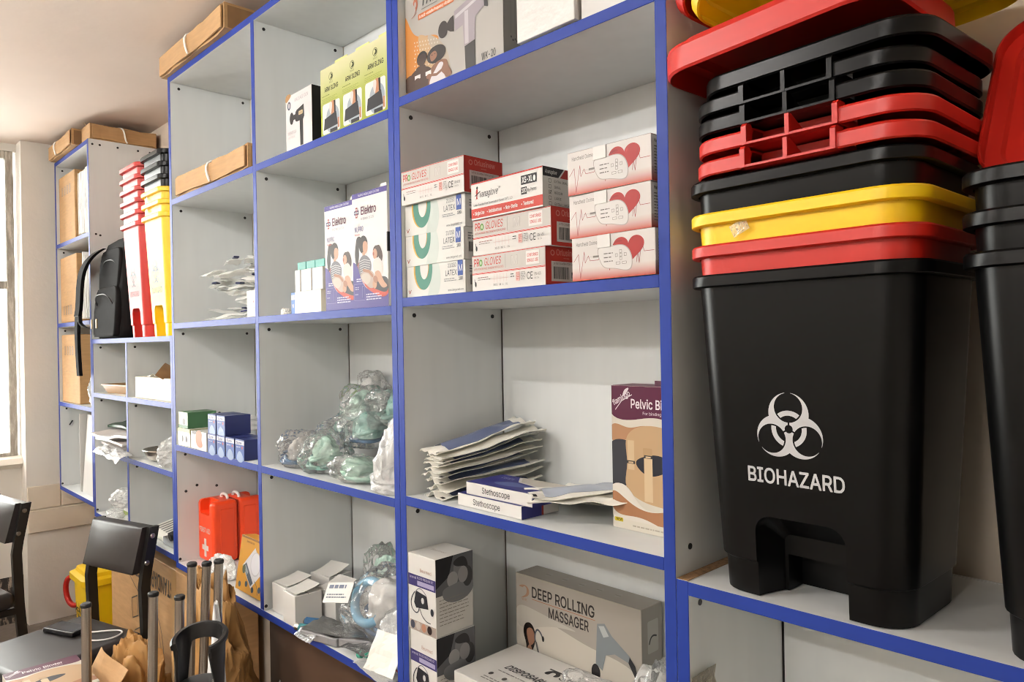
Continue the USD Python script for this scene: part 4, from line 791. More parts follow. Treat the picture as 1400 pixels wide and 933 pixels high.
# flat tied cartons on top of the units
STRING = mat('white_strap', '#f4f1ea', rough=.5)
def tied(label, M, L, Dp, H, tie):
    t = thing('tied_carton', label, 'flattened carton', M)
    def side(x0): return
    body = loft([np.array([[x, 0, 0], [x, Dp, 0], [x, Dp, H], [x, 0, H * 1.0]]) + np.array([0, .004 * math.sin(k * 2.1), .003 * math.sin(k * 1.7 + 1)]) for k, x in enumerate(np.linspace(0, L, 9))])
    part(t, 'folded_board', body, KRAFT); part(t, 'folded_board', mv(loft([np.array([[x, -.006, .004], [x, -.001, .004], [x, -.001, H * .94], [x, -.006, H * .9]]) + np.array([0, .003 * math.sin(k * 1.3) - .004, .004 * math.sin(k * 1.1)]) for k, x in enumerate(np.linspace(.01, L * .985, 9))]), np.eye(4)), KRAFT)
    part(t, 'open_end', cbox(L, L + .002, .008, Dp - .008, .006, H - .006, .0005), KRAFTD, label='dark open end of the folded carton')
    for x in tie: part(t, 'strap', tube(spline([(x, Dp * .9, H + .004), (x + .004, .02, H + .005), (x + .012, -.016, H * .8), (x + .018, -.018, H * .35), (x + .03, -.014, .002)], 16), .0045, 6), STRING, True, label='white strap')
    return t
tied('tied flat brown carton lying along the top of the two-column unit', xf((-1.590, -.012, Z34[0] + .0015), rz=-.5), .64, .17, .088, [.30])
tied('tied flat brown carton on the shelf below the top of the two-column unit', xf((-1.500, .010, Z34[1] + .004)), .655, .15, .080, [.33])
tied('tied flat brown carton along the front edge on top of the narrow unit', xf((-3.40, -.022, Z1[0] + .0015), rz=-.4), .50, .12, .085, [.17])
tb = tied('tied flat brown carton across the side on top of the narrow unit', xf((-2.715, .012, Z1[0] + .0015), rz=90), .325, .155, .080, [.145])
part(tb, 'torn_flap', mv(sheet(.05, .075, 8, 8, lambda u, v: .012 * np.sin(u * 3), .002), xf((.005, .10, .075), rx=20, ry=75)), KRAFTD)
# ------------------------------------------------------------------ backpack
CLOTH = mat('black_nylon', '#0e0d0e', rough=.85, var=.2, scale=60, bump=.3, bscale=260, spec=.2)
bp = thing('backpack', 'black backpack standing on the cubby unit with its strap hanging down', 'backpack', xf((-2.468, .100, 1.6460), rz=0))
def pouch_mesh(w, d, h, lean, r=.06, top=.6):
    zs = [0, .015, .05, h * .35, h * .65, h * .85, h * .95, h]; sc = [.90, .97, 1, 1.02, 1.01, .95, .84, .50]
    return loft([rrect(w * s_, d * (.9 * s_ + .1), min(r, w * s_ / 2.2, d * s_ / 2.2), 7) + [0, lean * z] for z, s_ in zip(zs, sc)], zs)
part(bp, 'main_body', pouch_mesh(.43, .19, .50, .08), CLOTH, 50)
part(bp, 'front_pocket', mv(pouch_mesh(.37, .045, .25, .07), xf((.0, -.088, .008))), CLOTH, 50); part(bp, 'upper_pocket', mv(pouch_mesh(.33, .04, .20, .08), xf((.0, -.066, .245))), CLOTH, 50)
for zz, ww, yy in ((.20, .13, -.113), (.37, .11, -.075)): part(bp, 'zip', tube(spline([(-ww, yy + .02, zz - .05), (-ww * .8, yy, zz), (0, yy - .006, zz + .015), (ww * .8, yy, zz), (ww, yy + .02, zz - .05)], 20), .003, 6), mat('zip_dark%d' % int(zz * 100), '#2f2c2b', rough=.4))
BRASS = mat('zip_tag_tan', '#b28a3c', rough=.4)
for xx in (-.085, .0): part(bp, 'zip_tag', cbox(xx - .008, xx + .008, -.139, -.135, .05, .095, .001), BRASS, label='tan zip tag')
part(bp, 'carry_loop', tube(spline([(-.04, .02, .47), (-.03, .04, .50), (.03, .04, .50), (.04, .05, .47)], 14), .008, 7), CLOTH, True)
strap = lambda pts, w_: loft([np.array([[p[0] - w_ / 2, p[1], p[2]], [p[0] + w_ / 2, p[1], p[2]], [p[0] + w_ / 2, p[1] + .016, p[2]], [p[0] - w_ / 2, p[1] + .016, p[2]]]) for p in spline(pts, 24)])
part(bp, 'shoulder_strap', strap([(-.14, -.075, .455), (-.185, -.140, .38), (-.255, -.152, .26), (-.315, -.150, .12)], .085), CLOTH, 40)
part(bp, 'hanging_strap', strap([(-.315, -.150, .118), (-.325, -.150, .02), (-.325, -.148, -.08), (-.318, -.145, -.19)], .05), CLOTH, 40); part(bp, 'strap_buckle', cbox(-.350, -.282, -.149, -.128, .085, .125, .004), mat('buckle_black', '#111111', rough=.4))
part(bp, 'lower_webbing', strap([(-.315, -.145, .10), (-.25, -.145, .07), (-.17, -.135, .055)], .03), CLOTH, 40)
# ------------------------------------------------------------------ cubby unit contents
TEALC = mat('teal_cloth', '#1f8580', rough=.8); TAN = mat('tan_plastic', '#a9855c', rough=.4)
def dish(label, M, w_, d, h, m, name='tray'):
    o = mani(loft([rrect(w_ * .82, d * .82, .02), rrect(w_ * .97, d * .97, .03), rrect(w_, d, .032), rrect(w_, d, .032)], [0, h * .85, h * .87, h])); i = mani(loft([rrect(w_ * .79, d * .79, .018), rrect(w_ * .95, d * .95, .028)], [.004, h + .001]))
    return single(name, label, 'tray', mv(tri(o - i), M), m, 30)
dish('tan kraft tray in the upper cubby nearest the narrow unit', xf((-2.43, .14, Z2[1] + .0006), rx=0, rz=8), .38, .22, .045, TAN)
single('teal_cloth', 'folded teal cloth lying in the tan tray', 'cloth', mv(crumple(.075, .06, .045, 21, .25, 2.5, 3), xf((-2.32, .17, Z2[1] + .052))), TEALC, True)
MARB = mat('marbled_card', '#d2c8b4', rough=.5, var=.18, scale=14)
t = carton('open_carton', 'open patterned cream carton with a raised brown flap in the upper cubby', -2.09, -1.64, .02, .20, Z2[1] + .0006, Z2[1] + .095, MARB)
part(t, 'flap', mv(sheet(.12, .10, 8, 8, lambda u, v: .015 * np.sin(u * 2.5), .002), xf((-1.665, .03, Z2[1] + .105), rx=-35, ry=-22)), KRAFTD); part(t, 'inner_paper', mv(sheet(.22, .14, 10, 8, lambda u, v: wavy(u, v, 3, .02), .001), xf((-1.92, .11, Z2[1] + .103), ry=-4)), PAPER)
single('green_folder', 'dark green flat packet on top of the white packets in the middle cubby', 'packet', mv(sheet(.40, .17, 12, 8, lambda u, v: wavy(u, v, 6, .02), .012), xf((-2.46, .15, Z2[2] + .108), rx=2, rz=3)), mat('green_packet', '#3d5c48', rough=.35), 40)
PINKP = mat('pale_packet', '#d9d2cf', rough=.3)
for i in range(3): single('paper_packet', ['pale paper packet at the bottom of the pile in the middle cubby', 'pale paper packet in the middle of the pile in the middle cubby', 'pale paper packet sliding off the pile toward the open bowl'][i], 'packet', mv(sheet(.36, .2, 14, 10, lambda u, v, i=i: wavy(u, v, 9 + i, .022) + .0, .012), xf((-2.48 + .05 * i, .115 - .02 * i, Z2[2] + .014 + .031 * i), rx=1, rz=-4 + 7 * i)), PINKP, 40)
single('plastic_bag', 'flat clear bag with torn edge drooping over the front of the middle cubby', 'bag', mv(sheet(.36, .075, 34, 14, lambda u, v: .018 * ridged(np.stack([u * 6, v * 4, u * 0], -1), 3) - .03 * (1 - v) ** 3, .0008), xf((-2.20, -.046, Z2[2] + .024), ry=3, rx=-6)), FILMW)
single('steel_bowl', 'shallow stainless steel bowl beside the bags in the middle cubby', 'bowl', mv(lathe([(.001, 0), (.075, 0), (.098, .012), (.115, .048), (.12, .05), (.118, .053), (.112, .05), (.095, .015), (.07, .005), (.001, .005)], 32), xf((-1.93, .12, Z2[2] + .0006))), CHROME, 40)
single('plastic_bag', 'bulging white crinkled bag beside the tall unit in the middle cubby', 'bag', mv(crumple(.10, .11, .085, 26, .3, 3.4, 4), xf((-1.69, .10, Z2[2] + .001))), FILMW)
t = carton('green_carton', 'lime and white carton lying in the bottom cubby', -2.40, -2.20, .05, .28, Z2[3] + .001, Z2[3] + .085, CARD); Art().rect(0, 0, .2, .045, '#a9b85a').put(t, FRONT(-2.40, .05, Z2[3] + .001))
for i in range(3): single('plastic_bag', ['crinkled white bag leaning on the lime carton', 'flat crinkled white bag at the front of the bottom cubby', 'small crinkled white bag beside the cubby divider'][i], 'bag', mv(crumple(*((.09, .07, .055), (.10, .06, .025), (.05, .05, .04))[i], 30 + i, .35, 3, 3), xf(((-2.29, -2.46, -2.20)[i], (.06, .07, .06)[i] - .02, Z2[3] + (.087 if i == 0 else .001)), rx=0)), FILMW)
t = thing('book', 'printed form booklet lying open in the bottom cubby', 'booklet', xf((-2.03, .05, Z2[3] + .001), rx=14, rz=-3)); part(t, 'pages', cbox(0, .26, 0, .19, 0, .02, .001), PAPER)
A = Art(); [A.rect(.02 + k * .034, .03, .040 + k * .034, .15, '#8e8d8b') for k in range(6)]; A.rect(.02, .155, .22, .175, '#77777a'); A.put(t, TOP(0, 0, .02))
t = carton('flat_carton', 'pale flat carton behind the printed booklet', -2.08, -1.72, .255, .30, Z2[3] + .001, Z2[3] + .11, mat('pale_grey_card', '#cfd2d2', rough=.4))
single('steel_tray', 'grey metal tray at the corner of the bottom cubby', 'tray', mv(box(-.09, .09, 0, .15, 0, .03), xf((-1.70, .03, Z2[3] + .001))), mat('grey_metal', '#8d8f90', rough=.35, metal=.6))
t = thing('torch', 'orange and black torch on the grey tray', 'torch', xf((-1.64, .03, Z2[3] + .063))); part(t, 'barrel', mv(lathe([(.001, 0), (.02, 0), (.022, .05), (.03, .075), (.03, .09), (.001, .09)], 16), xf(rx=-80)), mat('orange_plastic', '#d98a1c', rough=.35), 30); part(t, 'cap', mv(lathe([(.001, -.025), (.018, -.025), (.021, -.002), (.001, -.002)], 16), xf(rx=-80)), DARK, 30)
# ------------------------------------------------------------------ heap of white paper-film packs
PACKM = usdkit.material(stage, '/World/Looks/pack_film', {'n': ('noise_texture', {'scale': 30.0}), 'r': ('rgb_ramp', {'ramp': [(.3, (.82, .82, .80)), (.7, (.93, .93, .91))]}), 'p': ('principled_bsdf', {'roughness': .35}), 'l': ('translucent_bsdf', {'color': (.95, .95, .93)}), 'm': ('mix_closure', {'fac': .45})}, [('n.fac', 'r.fac'), ('r.color', 'p.base_color'), ('p.BSDF', 'm.closure1'), ('l.BSDF', 'm.closure2')], surface='m.closure')
BLUETIP = mat('navy_plunger', '#2a3058', rough=.4)
def pack_sheet(seed): return sheet(.135, .050, 16, 7, lambda u, v: .007 * np.sin(math.pi * v) * np.sin(math.pi * np.clip(u * 1.1, 0, 1)) + wavy(u, v, seed, .010) + .003 * np.abs(np.sin(u * 7 + seed)), .0016)
def pack_verts(seed): return np.vstack([pack_sheet(seed).vertices, [[x, y, .014] for x in (.035, .074) for y in (-.010, .010)]])
def pack_proto(label, seed, tip, M):
    t = thing('syringe_pack', label, 'pack', M, 'white sterile packs heaped in the two-column unit')
    part(t, 'pouch', pack_sheet(seed), PACKM, 30)
    if tip: part(t, 'plunger', mv(cbox(.035, .074, -.010, .010, .008, .014, .002), np.eye(4)), BLUETIP, label='navy plunger end')
    return t
rg = random.Random(12); protos = []
LBL = 'white sterile paper pack heaped with others under the tied brown carton'
LBLT = 'white sterile pack with navy plunger heaped under the tied brown carton'
PV = {}; VERTS = {k: pack_verts(k) for k in (3, 8, 13)}
heap = Heap(-1.53, -.80, .0, D, Z34[2], .0075, 0)
for i in range(700):
    x = -1.04 + rg.gauss(0, .16); y = rg.uniform(.06, .27); hmax = .20 * max(0, 1 - ((x + 1.02) / .44) ** 2) ** .5
    rx, ry, rz = rg.uniform(-12, 12), rg.uniform(-8, 8), rg.uniform(-75, 75)
    tip = i % 5 == 3; k = (i % 3, tip)
    R = xf(rx=rx, ry=ry, rz=rz); e = np.abs(R[:2, :2] @ np.array([[.0675, .0675], [.025, -.025]])).max(1)
    if len(PV) > 110 or not (-1.50 < x - e[0] and x + e[0] < -.885 and .008 < y - e[1] and y + e[1] < .325): continue
    seed = i % 3 * 5 + 3; H0 = heap.H.copy()
    M = heap.drop(VERTS[seed], R, x, y, .0002)
    if M[2, 3] > Z34[2] + .02 + hmax: heap.H = H0; continue
    PV[i] = 1; src = dict(protos).get(k)
    if src is None: protos.append((k, pack_proto(LBLT if tip else LBL, seed, tip, M)))
    else: copy(src, M)
print('packs', len(PV), 'heap top', heap.H.max() - Z34[2])
t = carton('white_box', 'small white box with dotted side at the divider beside the sterile packs', -.872, -.800, .006, .06, 1.6942, 1.782, CARDG); Art().ell(.05, .05, .004, .004, '#9c6a70').ell(.058, .03, .004, .003, '#777777').put(t, FRONT(-.872, .006, 1.6942))
# ------------------------------------------------------------------ small cartons in the third cell
GREENC = mat('green_card', '#3f6b46', rough=.4); CREAMC = mat('cream_gloss', '#e3dfcf', rough=.35)
zz = Z34[3] + .0008
t = carton('cream_carton', 'cream carton with two dark dots under the green carton', -1.520, -1.395, .004, .14, zz, zz + .068, CREAMC); A = Art(); [A.ell(.05 + .04 * k, .028, .008, .013, '#4a443e') for k in range(2)]; A.rect(0, .055, .125, .068, '#b9c07a'); A.put(t, FRONT(-1.52, .004, zz)); B = Art(); B.rect(0, .05, .136, .068, '#c8c48e'); B.put(t, RSIDE(-1.395, .004, zz))
t = carton('green_carton', 'green and white carton on top of the dotted cream carton', -1.524, -1.425, .008, .12, zz + .069, zz + .132, GREENC); Art().rect(0, 0, .099, .063, '#d9dccb').ell(.06, .026, .014, .013, '#3b3530').rect(0, 0, .099, .012, '#4f7d55').text('NITRI', .02, .043, .010, '#7c8468').put(t, FRONT(-1.524, .008, zz + .069))
t = carton('white_carton', 'white perforated carton between the cream carton and the orange-labelled box', -1.385, -1.315, .004, .13, zz, zz + .066, CARDG); Art().ell(.035, .061, .022, .006, '#55514c').rect(0, .03, .07, .032, '#cfcac2').put(t, FRONT(-1.385, .004, zz))
t = carton('tape_carton', 'white carton with an orange label beside the blue cartons', -1.308, -1.218, -.002, .13, zz, zz + .070, CARD); Art().blob([(.0, .018), (0, .068), (.048, .060), (.044, .04), (.052, .022)], '#c9774c').put(t, FRONT(-1.308, -.002, zz))
BLUEC = mat('blue_carton_card', '#232c62', rough=.35)
def bluebox(x, y, z, label):
    t = carton('blue_carton', label, 0, .070, 0, .095, 0, .070, BLUEC, None, M=xf((x, y, z)))
    A = Art(); A.grad(0, 0, .070, .070, '#4a6fb6', '#3a4f9a', 6); A.rect(0, .052, .070, .066, '#cfd2de'); A.text('Sure', .008, .0545, .009, '#2b3470', True, w=.042); A.blob([(.012, .002), (.03, .03), (.05, .024), (.062, .002)], '#9fb4d8'); A.ell(.055, .043, .005, .005, '#c04a4a'); A.greek(.01, .043, .03, .005, 1, '#dde2ee', 2); A.put(t, FRONT(0, 0, 0), m=INKG)
for i in range(4): bluebox(-1.208 + i * .0795, .000, zz, ['blue carton on the shelf beside the orange-labelled carton', 'second blue carton on the shelf from the orange-labelled one', 'third blue carton on the shelf from the orange-labelled one', 'blue carton on the shelf touching the unit divider'][i])
for i in range(2): bluebox(-1.214 + i * .0795, .004, zz + .0712, ['blue carton in the upper tier over the orange-labelled end', 'blue carton in the upper tier showing its dark end'][i])
single('clear_bag', 'clear crumpled bag behind the blue cartons with greenish contents', 'bag', mv(crumple(.075, .08, .085, 33, .3, 3, 4), xf((-.885, .205, zz))), FILM)
single('olive_roll', 'olive gauze roll inside the clear bag behind the blue cartons', 'roll', mv(lathe([(.001, 0), (.035, 0), (.038, .01), (.036, .05), (.001, .05)], 20), xf((-.885, .205, zz + .004))), mat('olive_gauze', '#8a8a55', rough=.9), 30)
single('plastic_sheet', 'flat clear packet behind the white perforated carton', 'packet', mv(sheet(.22, .12, 20, 12, lambda u, v: wavy(u, v, 8, .02), .001), xf((-1.33, .22, zz + .075), rx=20)), FILMW)
# ------------------------------------------------------------------ first aid case and scale box
OR = mat('orange_case', '#f04a1e', rough=.34, var=.03, scale=8); WHM = mat('white_plastic', '#e9e7e3', rough=.3)
fa = thing('first_aid_case', 'orange first aid case with white cross and two white handles', 'first aid case', xf((-1.452, .078, Z34[4] + .0008), rz=1))
wf, hf = .150, .245
half = lambda y0, y1: mani(rbox(-wf / 2, wf / 2, y0, y1, 0, hf, .016, 12)) - mani(rbox(-.045, .045, y0 - .05 if y0 < .05 else y1 - .045, y0 + .045 if y0 < .05 else y1 + .05, hf - .055, hf + .08, .012, 10))
part(fa, 'front_shell', tri(half(0, .104)), OR, 40); part(fa, 'rear_shell', tri(half(.106, .21)), OR, 40); part(fa, 'seam', box(-wf / 2 + .003, wf / 2 - .003, .1035, .1065, .003, hf - .003), mat('seam_dark', '#a8290f', rough=.5))
for yy in (.080, .128): part(fa, 'handle', tube(spline([(-.026, yy, hf - .006), (-.024, yy, hf + .010), (-.012, yy, hf + .014), (.012, yy, hf + .014), (.024, yy, hf + .010), (.026, yy, hf - .006)], 18), .006, 8), WHM, True, label='white handle')
for xx in (-.05, .05): part(fa, 'rib', rbox(wf / 2 - .004, wf / 2 + .003, .03 if xx < 0 else .125, .085 if xx < 0 else .18, .02, hf - .03, .003, 6), OR, 40)
A = Art(); A.text('FIRST AID', -.052, .118, .019, '#f0d8cf', True, w=.10); A.rect(-.010, .022, .010, .094, '#f2e6e0').rect(-.030, .048, .030, .068, '#f2e6e0'); A.put(fa, FRONT(0, 0, 0), m=INKG)
YEL = mat('ochre_card', '#c98a1e', rough=.35)
sb = carton('kitchen_scale_carton', 'ochre carton picturing a white kitchen scale, leaning by the divider', 0, .225, 0, .05, 0, .185, YEL, M=xf((-1.038, .020, Z34[4] + .0092), rx=-9))
A = Art(); A.rect(0, 0, .225, .185, '#cf9326'); A.rect(0, .178, .225, .185, '#8b5a1c'); A.poly([(.035, .085), (.115, .158), (.19, .09), (.115, .022)], '#d5d4d6'); A.poly([(.042, .082), (.062, .100), (.128, .042), (.112, .028)], '#4f5a66'); A.poly([(.05, .082), (.060, .092), (.085, .070), (.076, .060)], '#98a3a6'); A.ell(.132, .105, .038, .040, '#c0bec2'); A.ell(.132, .106, .034, .036, '#dcdbe0'); A.text('Electronic Kitchen Scale', .045, .166, .007, '#6b4416', True, w=.06); A.line(spline([(.14, .05), (.16, .035), (.17, .012)], 10), .003, '#3f5560'); [A.ell(.03 + .05 * k, .02 + .01 * (k % 2), .010, .010, '#3b4c5a') for k in range(4)]; A.ell(.05, .075, .012, .015, '#4f5a40'); A.put(sb, FRONT(0, 0, 0), m=INKG)
single('clear_bag', 'crinkled clear bag on the shelf in front of the first aid case', 'bag', mv(crumple(.080, .040, .055, 41, .45, 1.6, 4), xf((-1.215, .044, Z34[4] + .001))), FILMW)
# ------------------------------------------------------------------ sterile pouches on the wide unit
NAVYF = mat('navy_film', '#626c8c', rough=.25); POUCHP = mat('pouch_paper', '#e6e3d9', rough=.55)
FLATF = mat('pale_film', '#a7aebb', rough=.25)
def pouch(label, M, w_, L, seed, amp, film=True, group=None, fm=None, hp=None):
    hp = hp or PHEAP
    fn = lambda u, v: wavy(u, v, seed, amp) + amp * .8 * (noise(np.stack([u * 9, v * 3 + seed, u * 0], -1), 11) - .5) * (np.abs(v - .5) * 2) ** 2 + .004 * np.sin(math.pi * u) * np.sin(math.pi * v)
    m = sheet(w_, L, 12, 36, fn, .0012); x, y = M[:2, 3]; M = hp.drop(m.vertices + [0, 0, .003], M, x, y)
    t = thing('sterile_pouch', label, 'pouch', M, group)
    part(t, 'paper_side', m, POUCHP, 40)
    if film: part(t, 'film_side', sheet(w_ * .72, L * .74, 8, 22, lambda u, v: fn(.14 + .72 * u, .13 + .74 * v) + .0016 + .004 * np.sin(math.pi * u), .0008), fm or NAVYF, 40, label='navy film window')
    if film: part(t, 'black_tab', mv(sheet(.014, .008, 3, 3, lambda u, v: fn(.85 + .1 * u, .02 + .03 * v) + .0022, .0006), xf((w_ * .38, -L * .47, 0))), DARK)
    return t
PHEAP = Heap(.0242, .78, .0, D, 1.2222, .0085)
N_ = 9
for i in range(N_):
    top = i >= N_ - 1
    M = xf((.100, .022, 1.2275 + .0078 * i)) @ xf(rz=-11 + 4.5 * math.sin(i * 2.4), rx=2.0 + 1.05 * i) @ xf((.010 * math.sin(i * 2.1), .150 + .006 * math.sin(i * 1.3), 0))
    pouch('long sterile pouch on top of the pile, its navy film side up' if top else 'long white sterile pouch fanned in the sloping pile beside the stethoscope cartons', M, .094, .295, 3.0 + .12 * i, .016, i % 3 != 1, None if top else 'sloping pile of sterile pouches')
FHEAP = Heap(.0242, .78, .0, D, 1.2222, .0085)
for i, (x, y, rz) in enumerate(((.395, .235, -78), (.43, .25, -88), (.50, .20, -100), (.515, .10, -58), (.49, .115, -35))):
    pouch(['flat sterile pouch lowest behind the stethoscope cartons', 'flat sterile pouch on top behind the stethoscope cartons', 'flat sterile pouch lying across between the back panel and the pelvic carton', 'flat sterile pouch lowest in front of the pelvic carton', 'flat sterile pouch topmost in front of the pelvic carton'][i], xf((x, y, 1.2305 + .010 * i), rz=rz, rx=1.5, ry=1), .10, .22, 40 + i, .011, i != 3, None, FLATF, FHEAP)
# ------------------------------------------------------------------ bags of masks and tubing
def crump2(rx, ry, rz, seed, amp=.3, freq=1.5, sub=4, flat=.55):
    """a limp plastic bag: broad folds with sharp creases"""
    m = trimesh.creation.icosphere(sub); d = np.array(m.vertices); r = np.ones(len(d)); g = np.random.default_rng(seed)
    for k in range(7):
        n = g.normal(size=3); n /= np.linalg.norm(n); c = g.uniform(.15, .7); s_ = d @ n + .25 * (noise(d * 2.2, seed + k) - .5)
        r -= amp * .55 * np.clip(.16 - np.abs(s_ - c), 0, 1) * g.choice([1, 1, -.8])
    r += amp * (ridged(d * freq + 3, seed, 2) - .75) + .45 * (noise(d * 1.3 + 9, seed + 5) - .5) + .15 * (ridged(d * 3.4, seed + 9, 2) - .7) + .022 * (ridged(d * 10, seed + 19, 1) - .6)
    v = d * r[:, None] * np.array([rx, ry, rz]); v[:, 2] = np.where(v[:, 2] < -flat * rz, -flat * rz + .05 * (v[:, 2] + flat * rz), v[:, 2]); v[:, 2] -= v[:, 2].min()
    return trimesh.Trimesh(v, m.faces, process=False)
def clear(name, tint, col, rough, white):
    return usdkit.material(stage, '/World/Looks/' + name, {'f': ('fresnel', {'IOR': 1.45}), 't': ('transparent_bsdf', {'color': tint}), 'd': ('principled_bsdf', {'base_color': lin(col), 'roughness': rough}), 'm': ('mix_closure', {'fac': white}), 'g': ('glossy_bsdf', {'roughness': .12}), 'o': ('mix_closure', {})},
        [('t.BSDF', 'm.closure1'), ('d.BSDF', 'm.closure2'), ('f.fac', 'o.fac'), ('m.closure', 'o.closure1'), ('g.BSDF', 'o.closure2')], surface='o.closure')
TEALT = mat('teal_tubing', '#8dbdb2', rough=.25, var=.15, scale=25); BLUET = mat('blue_tubing', '#3f6f9c', rough=.25, var=.15, scale=25); GREENT = mat('green_mask', '#a3c9b8', rough=.3, var=.12, scale=20); PINKT = mat('pink_pack', '#dca7a8', rough=.4, var=.1)
def mask_bag(label, loc, r, seed, rz=0, cols=(0, 1), film=None):
    rx, ry, rzz = r
    t = thing('mask_bag', label, 'bag', xf(loc, rz=rz)); g = np.random.default_rng(seed)
    part(t, 'film', crump2(rx * .98, ry * .96, rzz * .95, seed, .34, sub=5), film or FILM, 15)
    C = (TEALT, BLUET, GREENT, PINKT, CARDG)
    for q, c in enumerate(cols):
        cx, cy = g.uniform(-.25, .25) * rx, g.uniform(-.2, .2) * ry; a = np.linspace(0, 2 * math.pi * 2.6, 44); R = .48 + .10 * np.sin(a * 1.7 + q)
        pts = np.column_stack([cx + rx * R * np.cos(a), cy + ry * R * np.sin(a), rzz * (.38 + .16 * q) + rzz * .16 * np.sin(a * .9 + q * 2)])
        part(t, 'tubing', tube(spline(pts, 110), .0062, 6), C[c], True)
    part(t, 'mask', mv(crump2(rx * .46, ry * .46, rzz * .62, seed + 50, .25), xf((rx * .15, -ry * .08, rzz * .30), rz=40)), C[cols[-1]], 40)
    return t
zs_ = Z34[3] + .0008
for i, (lab, loc, r, rz, cols) in enumerate((
    ('clear mask bag with blue and pale tubing beside the cell wall', (-.668, .085, 0), (.085, .075, .075), 10, (1, 4)),
    ('clear mask bag with green mask at the middle of the shelf edge', (-.500, .085, 0), (.095, .08, .085), -15, (0, 2)),
    ('low clear bag at the shelf edge with a folded green tube', (-.300, .060, 0), (.100, .065, .055), 8, (2,)),
    ('clear mask bag with dark blue straps on the second layer', (-.590, .205, .055), (.095, .085, .08), 30, (1, 0)),
    ('clear mask bag showing teal tubing in the middle of the heap', (-.420, .180, .075), (.105, .09, .085), -10, (1, 0)),
    ('clear mask bag with teal and violet tubing beside the unit post', (-.165, .190, .045), (.105, .095, .105), 20, (1, 0)),
    ('clear mask bag with a green bell on the upper part of the heap', (-.500, .215, .135), (.090, .085, .085), 5, (0, 2)),
    ('clear mask bag with long teal folds on top of the heap', (-.345, .225, .130), (.095, .08, .085), 60, (0, 0)),
    ('greyish clear bag topping the heap against the cell wall', (-.545, .275, .205), (.070, .05, .065), 0, (4,)))):
    mask_bag(lab, (loc[0], loc[1], zs_ + loc[2]), r, 60 + i * 7, rz, cols)
single('green_strap', 'thin lime green strap across the topmost grey bag', 'strap', tube([(-.585, .222, 1.428), (-.540, .215, 1.447), (-.515, .215, 1.458)], .0035, 6), mat('lime_strap', '#7fae2c', rough=.4))
mask_bag('upright white bag with a red printed band at the unit post', (-.092, .058, zs_), (.062, .055, .120), 131, 0, (3, 4), FILMW)
single('clear_bag', 'small crinkled clear bag at the shelf edge under the red-banded bag', 'bag', mv(crump2(.070, .035, .040, 133, .35), xf((-.105, .030, zs_))), FILMW)
# ------------------------------------------------------------------ bottom cell with white cartons
zb = Z34[4] + .0008
for lab, x0, x1, y0, y1, h, rz in (('white cube carton against the cell wall', -.752, -.655, .020, .115, .092, 0), ('white cube carton at the shelf edge with its side in shade', -.640, -.553, .000, .088, .096, -3), ('white carton with an open flap behind the shelf-edge cube', -.600, -.495, .098, .185, .094, 2), ('white carton at the back of the group with a curled lid', -.735, -.630, .150, .24, .10, 6)):
    c_ = carton('white_carton', lab, -(x1 - x0) / 2, (x1 - x0) / 2, -(y1 - y0) / 2, (y1 - y0) / 2, 0, h, CARD, M=xf(((x0 + x1) / 2, (y0 + y1) / 2, zb), rz=rz))
    part(c_, 'flap', mv(sheet((x1 - x0) * .96, (y1 - y0) * .9, 8, 8, lambda u, v: .014 * v * v + .004 * u, .001), xf((0, 0, h + .002), rx=6 if 'flap' in lab or 'curled' in lab else 1)), CARD); part(c_, 'seam', cbox(-(x1 - x0) / 2 - .0006, (x1 - x0) / 2 + .0004, -.0012, .0012, h - .002, h + .0008, .0002), mat('seam_grey' + lab[-4:].strip().replace('-', '') + str(int(h * 1000)), '#8f8d89', rough=.7))
for lab, loc, rz, m, nm in (('blue cylinder torch lying before the white cartons', (-.515, .055, zb + .013), 28, BLUET, 'pen_torch'), ('teal block torch lying nearer the shelf edge', (-.480, .012, zb + .013), 20, mat('teal_block', '#3d7f86', rough=.3), 'pen_torch')):
    t = thing(nm, lab, 'torch', xf(loc, rz=rz)); part(t, 'barrel', mv(lathe([(.001, -.045), (.0125, -.045), (.0125, .035), (.001, .035)], 8), xf(ry=90)), m, 30); part(t, 'metal_end', mv(lathe([(.001, -.062), (.010, -.062), (.0115, -.046), (.001, -.046)], 10), xf(ry=90)), CHROME, 30, label='metal end')
GREYB = mat('grey_film_box', '#8b8a8b', rough=.25)
for lab, loc, rz in (('flat grey device box lying at the shelf edge', (-.420, .035, zb + .0005), 14), ('flat grey device box tucked under the clear bag', (-.330, .075, zb + .0005), 30)): t = thing('device_box', lab, 'box', xf(loc, rz=rz)); part(t, 'box', rbox(-.075, .075, -.045, .045, 0, .024, .004, 6), GREYB, 40); part(t, 'cover_film', mv(sheet(.15, .09, 16, 12, lambda u, v: wavy(u, v, 4, .01), .0006), xf((0, 0, .031))), FILM)
mask_bag('big clear bag with a sky-blue mask ring and a paper label', (-.285, .165, zb), (.165, .115, .14), 151, 0, (1, 4))
LBLUE = mat('sky_blue_mask', '#6fb3d6', rough=.25); single('mask_ring', 'sky-blue cushioned mask ring inside the big clear bag', 'mask', tube([(-.33 + .07 * math.cos(a), .115 + .02 * math.sin(a), zb + .105 + .055 * math.sin(a)) for a in np.linspace(0, 2 * math.pi, 36, endpoint=False)], .014, 8, closed=True), LBLUE, True)
t = carton('paper_label', 'white paper label with printed rows on the big clear bag', -.055, .055, -.001, .001, -.03, .03, CARDG, cat='label', M=xf((-.390, .050, zb + .135), rx=-35, rz=12, ry=-10), c=.0003); A = Art(); A.greek(-.045, .012, .09, .013, 1, '#55607e', 3, .8); A.greek(-.045, -.008, .09, .008, 2, '#6b6f7d', 4, .5); A.put(t, FRONT(0, -.001, 0))
